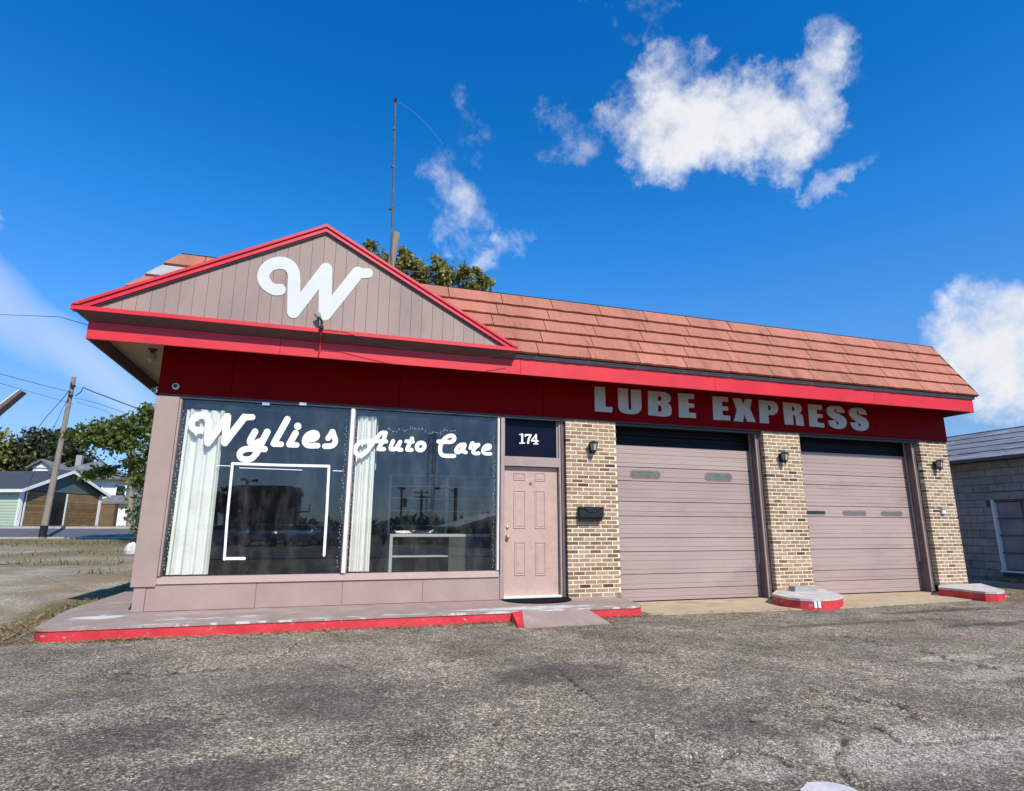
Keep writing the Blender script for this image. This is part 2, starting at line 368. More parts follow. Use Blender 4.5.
# ------------------------------------------------------------------ ground
G0 = -.135
def height(x, y):
    x = np.asarray(x, float); y = np.asarray(y, float)
    left = np.maximum(ss(-7.0, -9.0, x), ss(14, 20, y))
    rise = np.interp(y, [1., 29.6, 36.8, 80., 400.], [0., .47, 1.215, 1.40, 2.2])
    h = G0+left*np.clip(rise, 0, 2.2)
    h = h-.020*ss(.2, 1.2, x)*ss(3, 1, y)*ss(-12, -6, y)-ss(9.3, 13.5, x)*.20*ss(16, 10, y)
    h = h-.03*ss(-1.5, -6, y)*ss(-30, -8, y)
    return h
CRACKS = [  # polylines traced in the picture, laid on the paving
    [(808, 688), (830, 692), (860, 698), (888, 703)], [(890, 700), (905, 706), (915, 712)], [(690, 755), (715, 756), (735, 750)],
    [(756, 746), (775, 752), (790, 760)], [(795, 706), (815, 703), (835, 705)], [(828, 716), (850, 720), (872, 722), (890, 730), (905, 737)],
    [(845, 735), (835, 748), (838, 762), (848, 778), (870, 785)], [(918, 648), (950, 654), (985, 661), (1024, 664)], [(830, 632), (860, 638), (890, 643)],
    [(100, 672), (150, 676), (210, 670), (260, 668)], [(270, 662), (285, 655), (300, 640)], [(560, 670), (575, 682), (600, 700)], [(500, 735), (530, 732), (555, 730)],
    [(905, 737), (950, 735), (1000, 730)]]
def jag(pl):
    out = []
    for (a, b), (c, d) in zip(pl[:-1], pl[1:]):
        n = max(4, int(math.hypot(c-a, d-b)/2.2))
        for t in np.linspace(0, 1, n+1)[:-1]: out.append((a+(c-a)*t+random.uniform(-2.0, 2.0), b+(d-b)*t+random.uniform(-1.4, 1.4)))
    return [hit(x, y, 2, G0-.015)[:2] for x, y in out+[pl[-1]]]
def axis(lo, hi, step, far, n=46):
    core = np.arange(lo, hi+1e-6, step); g = np.geomspace(step, far, n)
    return np.concatenate([lo-np.cumsum(g)[::-1]*1.0, core, hi+np.cumsum(g)])
xs = axis(-8.6, 10.5, .024, 55); ys = axis(-8.4, .2, .024, 55)
GX, GY = np.meshgrid(xs, ys)
GZ = height(GX, GY)
lot = ss(-6.9, -7.4, GX+.25*(fbm(GX, GY, 1.2, 5)-.5))*ss(-1.9, -.4, GY+.5*(fbm(GX, GY, .9, 9)-.5))      # old grey yard to the left
nearm = (GX > -9.5) & (GX < 12.5) & (GY > -8.9) & (GY < 1.0)
und = (fbm(GX, GY, .55, 21, 4)-.5)
fine = (fbm(GX, GY, 9, 31, 3)-.5)
GZ = GZ+np.where(GY < 30, und*.03*(ss(-.6, -1.8, GY)+lot*1.0), 0)+np.where(nearm, fine*.008, 0)
crack = np.zeros_like(GX)
for pl in CRACKS:
    P = jag(pl)
    for a, b in zip(P[:-1], P[1:]):
        lo = np.minimum(a, b)-.15; hi = np.maximum(a, b)+.15
        ix = np.where((xs > lo[0]) & (xs < hi[0]))[0]; iy = np.where((ys > lo[1]) & (ys < hi[1]))[0]
        if len(ix) == 0 or len(iy) == 0: continue
        sl_ = np.s_[iy[0]:iy[-1]+1, ix[0]:ix[-1]+1]; X, Y = GX[sl_], GY[sl_]; d = b-a
        t = np.clip(((X-a[0])*d[0]+(Y-a[1])*d[1])/(d@d), 0, 1); dist = np.hypot(X-a[0]-t*d[0], Y-a[1]-t*d[1])
        crack[sl_] = np.maximum(crack[sl_], (1-np.clip(dist/random.uniform(.016, .040), 0, 1))*random.uniform(.5, 1))
GZ = GZ-crack*.028
def spotm(px, py, rx, ry, soft=.5):
    c = hit(px, py, 2, G0-.015); n = fbm(GX, GY, 2.2, 77)-.5
    d = np.sqrt(((GX-c[0])/rx)**2+((GY-c[1])/ry)**2)+n*1.1+(fbm(GX, GY, 11, 78, 3)-.5)*.7
    return ss(1., 1-soft, d)
patch = np.maximum.reduce([spotm(915, 748, .95, .42, .35), spotm(1000, 668, 1.3, .28), spotm(945, 655, .7, .15), spotm(760, 765, .35, .25)])   # bare, lighter aggregate
GZ = GZ-patch*.016
stain = np.maximum.reduce([spotm(950, 610, 1.6, .18), spotm(1005, 622, 1.5, .14), spotm(860, 622, 1.8, .12)*.8, spotm(570, 672, .9, .35)*.8, spotm(150, 735, .5, .5)*.7,
                           spotm(240, 770, .5, .3)*.8, spotm(380, 700, 1.0, .5)*.6, spotm(720, 720, .5, .5)*.6, spotm(60, 700, .7, .5)*.6, spotm(320, 690, .8, .3)*.6, spotm(980, 785, .8, .4)*.6, spotm(720, 605, 1.5, .14)*.7])
gn = fbm(GX, GY, .6, 51, 5)
grass = np.zeros_like(GX)
leftm = (GX < -6.9)
grass = np.maximum(grass, ss(22.0, 25., GY+4*(gn-.5))*ss(80, 25, np.abs(GX)))
grass = np.maximum(grass, leftm*ss(.50, .62, fbm(GX*.35, GY, .5, 63, 4))*ss(3., 9., GY)*.9)
grass = np.maximum(grass, leftm*ss(.55, .15, np.abs(GX+7.35+.3*(gn-.5)*4))*ss(-.6, .6, GY)*ss(14, 9, GY))
grass = np.maximum(grass, ss(9.4, 10.4, GX+1.5*(gn-.5))*ss(-2.2, -.6, GY)*.75)
grass = np.maximum(grass, (GY < -60)*1.0)
ny, nx = GX.shape
me = bpy.data.meshes.new('ground'); vv = np.stack([GX, GY, GZ], -1).reshape(-1, 3)
idx = np.arange(nx*ny).reshape(ny, nx); q = np.stack([idx[:-1, :-1], idx[:-1, 1:], idx[1:, 1:], idx[1:, :-1]], -1).reshape(-1, 4)
me.vertices.add(len(vv)); me.vertices.foreach_set('co', vv.ravel()); me.loops.add(q.size); me.loops.foreach_set('vertex_index', q.ravel().astype(np.int32))
me.polygons.add(len(q)); me.polygons.foreach_set('loop_start', np.arange(0, q.size, 4, dtype=np.int32)); me.polygons.foreach_set('loop_total', np.full(len(q), 4, dtype=np.int32))
me.polygons.foreach_set('use_smooth', np.ones(len(q), bool)); me.update(calc_edges=True)
for nm, arr in (('lot', lot), ('grass', grass), ('patch', patch), ('stain', stain), ('crack', crack)):
    a = me.attributes.new(nm, 'FLOAT', 'POINT'); a.data.foreach_set('value', arr.astype(np.float32).ravel())
m = bpy.data.materials.new('ground'); m.use_nodes = True; T = NT(m.node_tree); bs = T.n['Principled BSDF']
pos = T.node('ShaderNodeNewGeometry').outputs['Position']; A = lambda k: T.node('ShaderNodeAttribute', attribute_name=k).outputs['Fac']
p2 = T.vmath('ADD', pos, T.vscale(T.noise(pos, 40, 2, .5, color=True), .012))
cellc = T.node('ShaderNodeSeparateColor'); T.l.new(T.voro(p2, 112, out='Color'), cellc.inputs[0])
cell2 = T.node('ShaderNodeSeparateColor'); T.l.new(T.voro(p2, 54, out='Color'), cell2.inputs[0])
agg = T.ramp(cellc.outputs[0], [(0, (.028, .026, .023)), (.38, (.085, .078, .067)), (.68, (.19, .175, .15)), (.86, (.34, .32, .285)), (1, (.70, .68, .62))])
agg2 = T.ramp(cell2.outputs[0], [(0, (.045, .042, .037)), (.45, (.12, .11, .095)), (.8, (.22, .205, .175)), (1, (.60, .58, .53))])
base = T.mix(.38, agg, agg2)
big = T.rng(T.noise(pos, .9, 6, .66), .3, .7, .48, 1.45); med = T.rng(T.noise(pos, 5.5, 5, .6), .3, .7, .74, 1.22)
base = T.mix(1., base, T.math('MULTIPLY', T.math('MULTIPLY', big, med), 1.18), 'MULTIPLY')
base = T.mix(1., base, (1.30, 1.16, .93), 'MULTIPLY')
base = T.mix(T.rng(T.noise(pos, .7, 5, .6), .45, .72, 0., .4), base, (.20, .165, .12))
lotc = T.mix(T.rng(T.noise(pos, 1.1, 6, .65), .35, .65), (.25, .215, .15), (.46, .41, .31))
lotc = T.mix(T.rng(T.noise(pos, 22, 5, .75), .35, .7, 0., .65), lotc, (.11, .095, .07))
lotc = T.mix(1., lotc, T.ramp(cell2.outputs[1], [(0, .70), (.5, 1.2), (1, 1.95)]), 'MULTIPLY')
lotc = T.mix(T.rng(T.noise(pos, .5, 5, .6), .46, .62, 0., .8), lotc, (.30, .205, .10))
base = T.mix(A('lot'), base, lotc)
pc = T.ramp(cellc.outputs[1], [(0, (.11, .092, .068)), (.45, (.31, .262, .19)), (1, (.82, .72, .56))])
base = T.mix(T.math('MULTIPLY', A('patch'), .92), base, pc)
base = T.mix(T.math('MULTIPLY', A('stain'), .62), base, (.052, .047, .041))
gc = T.mix(T.rng(T.noise(pos, 6, 6, .7), .35, .65), (.10, .085, .03), (.33, .245, .115))
gc = T.mix(T.rng(T.noise(pos, .6, 4, .6), .5, .7), gc, (.10, .11, .035))
base = T.mix(T.math('MULTIPLY', A('grass'), .93), base, gc)
base = T.mix(T.rng(A('crack'), .2, .75, 0., .8), base, (.028, .024, .019))
pw_ = T.vmath('ADD', pos, T.vscale(T.noise(pos, 3.2, 5, .65, color=True), .38))
ck = T.rng(T.voro(pw_, 1.25, 'DISTANCE_TO_EDGE'), .0, .012, 1., 0.)
ck = T.math('MULTIPLY', ck, T.rng(T.noise(pos, .8, 3, .5), .50, .62)); ck = T.math('MULTIPLY', ck, T.math('SUBTRACT', 1., T.math('MAXIMUM', A('grass'), A('lot')), clamp=True))
base = T.mix(T.math('MULTIPLY', ck, .75), base, (.035, .03, .024))
T.put(bs, 'Base Color', base); bs.inputs['Roughness'].default_value = .9; bs.inputs['Specular IOR Level'].default_value = .2
b1 = T.node('ShaderNodeBump'); b1.inputs['Strength'].default_value = .9; b1.inputs['Distance'].default_value = .012
hgt = T.math('ADD', T.math('MULTIPLY', cellc.outputs[2], .45), T.math('ADD', T.math('MULTIPLY', T.noise(pos, 55, 4, .7), .9), T.math('MULTIPLY', T.noise(pos, 14, 4, .6), .8)))
T.put(b1, 'Height', hgt); T.l.new(b1.outputs[0], bs.inputs['Normal'])
MT['ground'] = m; me.materials.append(m)
g = link('ground', me); tag(g, kind='structure')
HZ = lambda x, y: float(height(x, y))

# far street on the left, running across behind the yard
rb = MB(); kb = MB()
RX = np.linspace(-160, 60, 111)
ry = lambda x: 30.4+.012*(x+20)
for a, b in zip(RX[:-1], RX[1:]):
    p = [(x, ry(x)+w, HZ(x, ry(x)+w)+.02) for x, w in ((a, 0), (b, 0), (b, 2.6), (a, 2.6))]; rb.quad(*p)
    p = [(x, ry(x)+w, HZ(x, ry(x)+w)+.02) for x, w in ((a, 2.6), (b, 2.6), (b, 5.4), (a, 5.4))]; rb.quad(*p)
    for w0, w1 in ((-.2, 0), (5.4, 5.6)):
        P = [(x, ry(x)+w, HZ(x, ry(x)+w)+z) for z in (-.1, .13) for x, w in ((a, w0), (b, w0), (b, w1), (a, w1))]; kb.hexa(P)
rd = rb.build('road', 'asph_road'); tag(rd, kind='structure')
kb.build('kerb', 'kerb_far', rd)
# street in front, behind the camera (seen mirrored in the shop windows)
rb = MB(); rb.box(-150, 150, -26, -17, -.40, HZ(0, -20)+.035); rd2 = rb.build('road', 'asph_road'); tag(rd2, kind='structure')
mb = MB()
for x in range(-60, 60, 6): mb.box(x, x+3, -21.6, -21.48, HZ(0, -20)+.036, HZ(0, -20)+.040)
mb.build('lane_marking', 'white_trim', rd2)

# ------------------------------------------------------------------ front walk, ramp, apron, kerb islands
XL, XR = -6.113, 8.7386          # ends of the front wall
ZT = 2.90                        # foot of the red sign band
def walk_outline(off=0.):
    pts = []
    # rounded front left corner, chamfered tip at the garage end
    cx, cy, r = -6.50, -.97, .24
    for k in range(9):
        t = math.pi*.97+k*math.pi*.53/8; pts.append((cx+(r+off)*math.cos(t), cy+(r+off)*math.sin(t)))
    pts += [(-1.55, -1.23-off), (.42, -1.23-off)]
    cx, cy, r = .45, -.98, .25
    for k in range(7):
        t = -math.pi/2+k*math.pi/2/6; pts.append((cx+(r+off)*math.cos(t), cy+(r+off)*math.sin(t)))
    pts += [(.84+off, .12), (-.02, .12), (-6.0, .12), (-6.0, 6.0), (-6.93-off, 6.0), (-6.95-off, .5)]
    return pts
wb = MB(); wb.prism([(x, y, -.025) for x, y in walk_outline(.012)], (0, 0, .025))
walk = wb.build('front_walk', 'walk'); tag(walk, kind='structure')
wb = MB(); wb.prism([(x, y, -.30) for x, y in walk_outline()], (0, 0, .2745)); wb.build('painted_kerb', 'red_kerb', walk)
# sloping entry ramp with a red flare on its left
rm = MB()
rm.hexa([(-1.33, -1.76, -.30), (-.15, -1.75, -.30), (-.25, -1.243, -.30), (-1.19, -1.243, -.30), (-1.33, -1.76, -.128), (-.15, -1.75, -.128), (-.25, -1.243, -.002), (-1.19, -1.243, -.002)])
ramp = rm.build('entry_ramp', 'walk'); tag(ramp, kind='structure')
rm = MB(); rm.hexa([(-1.40, -1.70, -.30), (-1.333, -1.762, -.30), (-1.193, -1.244, -.30), (-1.36, -1.244, -.30), (-1.39, -1.70, -.128), (-1.333, -1.762, -.124), (-1.193, -1.244, .003), (-1.33, -1.244, -.012)])
rm.build('ramp_flare', 'red_kerb', ramp)
ed = [hit(x, y, 2, -.142)[:2] for x, y in ((640, 615), (780, 609.8), (863, 606.6), (967, 600), (1010, 596))]
ap = MB(); ap.prism([(.86, ed[0][1], -.30)]+[(x, y, -.30) for x, y in ed]+[(ed[-1][0], .30, -.30), (.86, .30, -.30)], (0, 0, .158)); apr = ap.build('garage_apron', 'apron'); tag(apr, kind='structure')
def island(tip, front, xend, stripe):
    zt = .012
    P = [hit(x, y, 2, zt)[:2] for x, y in front]
    pts = [(tip, -.02)]+[(x, y) for x, y in P]+[(xend, -.02)]
    cxm = sum(p[0] for p in pts)/len(pts); cym = sum(p[1] for p in pts)/len(pts)
    t_ = MB(); t_.prism([(x, y, -.022) for x, y in pts], (0, 0, .034)); o = t_.build('kerb_island', 'kerb_top'); tag(o, kind='structure')
    t_ = MB(); t_.prism([(cxm+(x-cxm)*.992, cym+(y-cym)*.985, -.32) for x, y in pts], (0, 0, .2975)); t_.build('painted_kerb', 'red_kerb', o)
    if stripe:
        a, b = P[stripe], P[stripe+1]; t_ = MB(); w = np.array([b[0]-a[0], b[1]-a[1]]); w = w/np.linalg.norm(w); n_ = np.array([w[1], -w[0]]); m0 = np.array(a)*.9+np.array(b)*.1
        for dx in (0., .07):
            c0 = m0+w*dx; c1 = c0+w*.045
            t_.hexa([(*(c0+n_*.006), -.12), (*(c1+n_*.006), -.12), (*(c1-n_*.03), -.12), (*(c0-n_*.03), -.12), (*(c0+n_*.006), -.024), (*(c1+n_*.006), -.024), (*(c1-n_*.03), -.024), (*(c0-n_*.03), -.024)])
        t_.build('paint_stripe', 'paint_white_worn', o)
    return o
island(3.985, ((772, 593.6), (777, 595), (787, 597.2), (800, 598.6), (812, 599.2), (828, 598.8), (838, 597.8), (842.5, 596.4), (843, 595), (838, 593.6)), 5.02, 4)
island(7.915, ((938, 587.0), (948, 588.0), (960, 589.0), (972, 590.5), (985, 591.8), (997, 592.2), (1003, 591.6), (1004.5, 590.3), (1000, 588.8)), 9.05, 0)

# ------------------------------------------------------------------ the shop
shop = empty('auto_shop', (0, 0, 0))
tag(shop, 'low auto repair shop with red gable, orange tiled roof and two garage doors', 'building')
YF, ZS, ZF = -.60, 3.455, 3.62       # eave fascia front, soffit height
YB = 9.0
# shell walls
wl = MB()
wl.box(XL, XL+.14, .13, YB, -.4, 4.75); wl.box(XR-.14, XR, .42, YB, -.4, 4.75); wl.box(XL+.14, XR-.14, YB-.15, YB, -.4, 4.75)
wl.build('wall', 'mauve', shop)
rf = MB(); rf.box(XL+.15, XR-.15, .30, YB-.16, 4.60, 4.70); rf.build('roof_deck', 'concrete', shop)
inn = MB(); inn.box(XL+.15, -.08, .16, 5.7, .0, .02); inn.build('interior_floor', 'interior_floor', shop)
inn = MB(); inn.box(XL+.145, XL+.2, .2, 5.7, .021, 2.97); inn.box(-.06, -.001, .2, 5.7, .021, 2.97); inn.box(XL+.2, -.06, 5.6, 5.7, .021, 2.97)
inn.build('interior_wall', 'interior', shop)
inn = MB(); inn.box(XL+.145, -.001, .13, 5.7, 2.98, 3.03); inn.build('ceiling', 'interior', shop)
inn = MB(); inn.box(.9, 8.0, .62, .70, -.3, 3.2); inn.build('bay_wall', 'dark_hole', shop)

# red sign band, made of flat panels
band = empty('sign_band', (0, 0, 0), shop)
bx = [XL-.02, -5.2, -2.8, -.4, 2.0, 4.4, 6.8, XR+.02]
for a, b in zip(bx[:-1], bx[1:]):
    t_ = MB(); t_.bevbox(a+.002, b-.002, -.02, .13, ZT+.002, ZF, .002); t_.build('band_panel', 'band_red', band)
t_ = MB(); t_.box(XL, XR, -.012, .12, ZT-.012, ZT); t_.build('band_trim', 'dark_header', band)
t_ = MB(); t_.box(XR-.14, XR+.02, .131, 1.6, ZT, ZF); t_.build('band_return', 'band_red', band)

# soffit with narrow boards, fascia, drip edge
FL, FR = -6.88, 8.85
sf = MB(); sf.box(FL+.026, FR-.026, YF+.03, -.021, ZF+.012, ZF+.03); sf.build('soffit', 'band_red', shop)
sf = MB(); sf.box(FL+.026, XL-.021, -.02, YB, ZF+.012, ZF+.03)
for k in range(105): y = YF+.035+k*.084; sf.box(FL+.03, XL-.022, y, y+.078, ZF+.0, ZF+.011)
sf.build('soffit_boards', 'soffit', shop)
for a, b in ((FL, -4.55), (-4.55, -1.0), (-1.0, 2.6), (2.6, 6.2), (6.2, FR)):
    t_ = MB(); t_.bevbox(a+.0015, b-.0015, YF-.0, YF+.028, ZS-.018, 3.70, .003); t_.build('fascia', 'red', shop)
for xa, yb in ((FL, YB), (FR-.025, 2.0)):
    t_ = MB(); t_.box(xa, xa+.025, YF+.03, yb, ZS-.018, 3.70); t_.build('fascia_return', 'brown_cove', shop)
t_ = MB(); t_.box(-1.12, FR+.03, YF-.025, YF+.03, 3.702, 3.728); t_.box(-1.12, FR+.03, YF-.04, YF+.03, 3.7285, 3.752); t_.box(-1.12, FR+.03, YF-.03, YF+.03, 3.7525, 3.772)
t_.build('drip_edge', 'drip', shop)

# mansard: five courses of big flat tiles
mans = empty('mansard_roof', (0, 0, 0), shop)
A0 = np.array([YF-.07, 3.775]); B0 = np.array([-.10, 4.97]); SL = np.hypot(*(B0-A0)); dd = (B0-A0)/SL; nn = np.array([-dd[1], dd[0]])
XLb, XLt, XRb, XRt = FL-.04, -6.05, 8.90, 8.577
def sp(x, s, h): q = A0+dd*s+nn*h; return (x, q[0], q[1])
lx = lambda s: XLb+(XLt-XLb)*s/SL
rx_ = lambda s: XRb+(XRt-XRb)*s/SL
NC = 5; ch_ = SL/NC; TW = .905
t_ = MB(); t_.prism([sp(XLb, 0, -.03), sp(XRb, 0, -.03), sp(XRt, SL, -.03), sp(XLt, SL, -.03)], (0, .05, -.02)); t_.build('roof_backing', 'tile_edge', mans)
tile_mesh = []
for v in range(4):
    t_ = MB(); w = TW-.012; r0 = random.Random(v)
    n = 10; top = []; bot = []
    # slab with an uneven lower edge
    lo = [(i*w/n, -.012+r0.uniform(-.005, .005)) for i in range(n+1)]
    for i in range(n):
        (xa, sa), (xb, sb) = lo[i], lo[i+1]
        P = lambda x, s, h: (x, dd[0]*s+nn[0]*h, dd[1]*s+nn[1]*h)
        h0 = .044+r0.uniform(-.003, .004)
        t_.hexa([P(xa, sa, -.002), P(xb, sb, -.002), P(xb, ch_, -.012), P(xa, ch_, -.012), P(xa, sa, h0), P(xb, sb, h0), P(xb, ch_, .004), P(xa, ch_, .004)])
    tile_mesh.append(t_.mesh('roof_tile', ['tile', 'tile_bare']))
for c in range(NC):
    s0 = c*ch_; off = -.11*(NC-1-c)+.30
    k = -9
    while True:
        xa = XLb+off+k*TW; xb = xa+TW; k += 1
        if xa > XRb: break
        L0, L1, R0, R1 = lx(s0), lx(s0+ch_), rx_(s0), rx_(s0+ch_)
        if xb < min(L0, L1)+.02 or xa > R0-.02: continue
        if xa >= max(L0, L1) and xb <= min(R0, R1):
            q = sp(xa, s0, 0); link('roof_tile', tile_mesh[random.randrange(4)], mans, q)
        else:
            a0, a1 = max(xa, L0), max(xa, L1); b0, b1 = min(xb-.012, R0), min(xb-.012, R1)
            if b0-a0 < .02: continue
            b1 = max(b1, a1+.002)
            t_ = MB(); t_.hexa([sp(a0, s0-.01, -.002), sp(b0, s0-.01, -.002), sp(b1, s0+ch_, -.012), sp(a1, s0+ch_, -.012), sp(a0, s0-.01, .044), sp(b0, s0-.01, .044), sp(b1, s0+ch_, .004), sp(a1, s0+ch_, .004)])
            bare = c == 3 and xa < XLb+1.0
            t_.build('roof_tile', 'tile_bare' if bare else 'tile', mans)
t_ = MB(); t_.prism([sp(XLt, SL, -.02), sp(XRt, SL, -.02), sp(XRt, SL, .018), sp(XLt, SL, .018)], (0, .10, .012)); t_.build('top_flashing', 'tile_edge', mans)
t_ = MB(); q0, q1 = np.array(sp(XRb, -.012, -.03)), np.array(sp(XRt, SL, -.03)); e = np.array([.018, 0, 0])
t_.hexa([q0, q0+e, np.array(sp(XRb, -.012, .036))+e, sp(XRb, -.012, .036), q1, q1+e, np.array(sp(XRt, SL, .02))+e, sp(XRt, SL, .02)]); t_.build('end_flashing', 'tile_edge', mans)
# side slopes of the mansard, and its blind back, in course strips
for c in range(NC):
    s0, s1 = c*ch_, (c+1)*ch_
    z0, z1 = sp(0, s0, 0)[2], sp(0, s1, 0)[2]
    t_ = MB(); t_.hexa([(lx(s0)-.02, sp(0, s0, 0)[1], z0-.01), (lx(s0)+.02, sp(0, s0, 0)[1], z0-.01), (lx(s0)+.02, YB, z0-.01), (lx(s0)-.02, YB, z0-.01),
                        (lx(s1), sp(0, s1, 0)[1], z1), (lx(s1)+.03, sp(0, s1, 0)[1], z1), (lx(s1)+.03, YB, z1), (lx(s1), YB, z1)]); t_.build('roof_course', 'tile', mans)
    t_ = MB(); t_.hexa([(rx_(s0)-.03, sp(0, s0, 0)[1]+.02, z0-.01), (rx_(s0)+.01, sp(0, s0, 0)[1]+.02, z0-.01), (rx_(s0)+.01, YB, z0-.01), (rx_(s0)-.03, YB, z0-.01),
                        (rx_(s1)-.03, sp(0, s1, 0)[1]+.02, z1), (rx_(s1)-.01, sp(0, s1, 0)[1]+.02, z1), (rx_(s1)-.01, YB, z1), (rx_(s1)-.03, YB, z1)]); t_.build('roof_course', 'tile', mans)

# ---- gable
YG = -.77
gab = empty('gable', (0, YG, 0), shop)
gL, gR, gP = hit(73, 302, 1, YG), hit(517, 350, 1, YG), hit(328, 226, 1, YG)
gzb = .5*(gL[2]+gR[2]); gxl, gxr, gxp, gzp = gL[0], gR[0], .5*(gL[0]+gR[0])*.5+gP[0]*.5, gP[2]
def loc(P): return (P[0], P[1]-YG, P[2])
slope = lambda x: gzb+(gzp-gzb)*(x-gxl)/(gxp-gxl) if x < gxp else gzb+(gzp-gzb)*(gxr-x)/(gxr-gxp)
base_t = gzb-.005                       # top of the base trim
pw = .162; x = gxl+.2; k = 0
XA = gxl+.127/((gzp-gzb)/(gxp-gxl)); XB = gxr-.127/((gzp-gzb)/(gxr-gxp))
while x < gxr-.2:
    a, b = max(x+.0022, XA), min(x+pw-.0022, XB)
    if b-a < .01: x += pw; continue
    rake = .118
    zt = lambda q: slope(q)-rake
    pts = [(a, 0, base_t), (b, 0, base_t), (b, 0, zt(b))] + ([(gxp, 0, zt(gxp))] if a < gxp < b else []) + [(a, 0, zt(a))]
    if zt(a) > base_t+.01 or zt(b) > base_t+.01:
        t_ = MB(); dy = random.uniform(-.0015, .0015); t_.prism([(p[0], .030+dy, max(p[2], base_t)) for p in pts], (0, .012, 0)); t_.build('plank', 'siding', gab)
    x += pw
t_ = MB(); t_.prism([(gxl+.12, .05, base_t-.02), (gxr-.12, .05, base_t-.02), (gxp, .05, gzp-.06)], (0, .02, 0)); t_.build('gable_backing', 'brown_frame', gab)
# rake boards: a broad board and a narrower one on top, each side; both mitred at the peak
def rake_piece(name, t0, t1, y0, y1, material):
    for sx, xe in ((-1, gxl), (1, gxr)):
        ln = math.hypot(gxp-xe, gzp-gzb); nz = abs(gxp-xe)/ln
        d0, d1 = t0/nz, t1/nz
        run = (gzp-gzb)/abs(gxp-xe)
        pts = [(xe+(-sx)*(d0/run if d0 > 0 else 0), gzb), (gxp, gzp-d0), (gxp, gzp-d1), (xe+(-sx)*(d1/run), gzb)]
        t_ = MB(); t_.prism([(p[0], y0, p[1]) for p in pts], (0, y1-y0, 0)); t_.build(name, material, gab)
rake_piece('rake_trim', -.0, .030, -.045, .06, 'red')
rake_piece('rake_board', .031, .088, -.022, .06, 'red_rake')
rake_piece('rake_lip', .089, .106, -.004, .05, 'brown_frame')
# base trim, sloping cove beneath it, returning at the left
t_ = MB(); t_.box(gxl-.01, gxr+.01, -.03, .09, gzb-.062, gzb-.006); t_.build('base_trim', 'red', gab)
t_ = MB()
zc0, zc1 = 3.668, gzb-.063
t_.hexa([(gxl+.13, .15, zc0), (gxr, .15, zc0), (gxr, .17, zc0), (gxl+.13, .17, zc0), (gxl+.02, -.012, zc1), (gxr, -.012, zc1), (gxr, .17, zc1), (gxl+.02, .17, zc1)]); t_.build('cove', 'brown_cove', gab)
# gable roof planes running back
for xe in (gxl, gxr):
    t_ = MB(); a = np.array([xe, .0, gzb+.012]); b_ = np.array([gxp, .0, gzp+.012])
    t_.hexa([a+(0, -.04, -.03), a+(0, 1.6, -.03), b_+(0, 1.6, -.03), b_+(0, -.04, -.03), a+(0, -.04, 0), a+(0, 1.6, 0), b_+(0, 1.6, 0), b_+(0, -.04, 0)]); t_.build('gable_roof', 'red', gab)

# ---- lettering: traced strokes and outlines, filled by marching squares, swept to a thin solid
def stroke_f(paths):
    segs = []
    for pl, r in paths:
        rr = r if hasattr(r, '__len__') else [r]*len(pl)
        if len(pl) == 1: pl = [pl[0], pl[0]]; rr = [rr[0]]*2
        segs += [(np.array(a, float), np.array(b, float), r0, r1) for a, b, r0, r1 in zip(pl[:-1], pl[1:], rr[:-1], rr[1:])]
    def f(X, Y):
        d = np.full(X.shape, 1e9)
        for a, b, r0, r1 in segs:
            e = b-a; L = max(e@e, 1e-9); t = np.clip(((X-a[0])*e[0]+(Y-a[1])*e[1])/L, 0, 1)
            d = np.minimum(d, np.hypot(X-a[0]-t*e[0], Y-a[1]-t*e[1])-(r0+(r1-r0)*t))
        return d
    P = np.array([p for s in segs for p in (s[0], s[1])]); R = max(max(s[2], s[3]) for s in segs)+2
    return f, (P[:, 0].min()-R, P[:, 0].max()+R, P[:, 1].min()-R, P[:, 1].max()+R)
def smooth_path(pl, n=6):
    P = [np.array(p, float) for p in pl]; P = [2*P[0]-P[1]]+P+[2*P[-1]-P[-2]]; out = []
    for i in range(1, len(P)-2):
        for t in np.linspace(0, 1, n, endpoint=False):
            out.append(tuple(.5*((2*P[i])+(-P[i-1]+P[i+1])*t+(2*P[i-1]-5*P[i]+4*P[i+1]-P[i+2])*t*t+(-P[i-1]+3*P[i]-3*P[i+1]+P[i+2])*t**3)))
    return out+[tuple(P[-2])]
def poly_f(rings):
    rings = [np.array(r, float) for r in rings]
    def f(X, Y):
        ins = np.zeros(X.shape, bool); d = np.full(X.shape, 1e9)
        for r in rings:
            for a, b in zip(r, np.roll(r, -1, 0)):
                c = ((a[1] > Y) != (b[1] > Y))
                with np.errstate(all='ignore'): xi = (b[0]-a[0])*(Y-a[1])/(b[1]-a[1])+a[0]
                ins ^= c & (X < xi)
                e = b-a; t = np.clip(((X-a[0])*e[0]+(Y-a[1])*e[1])/max(e@e, 1e-9), 0, 1); d = np.minimum(d, np.hypot(X-a[0]-t*e[0], Y-a[1]-t*e[1]))
        return np.where(ins, -d, d)
    P = np.concatenate(rings); return f, (P[:, 0].min()-3, P[:, 0].max()+3, P[:, 1].min()-3, P[:, 1].max()+3)
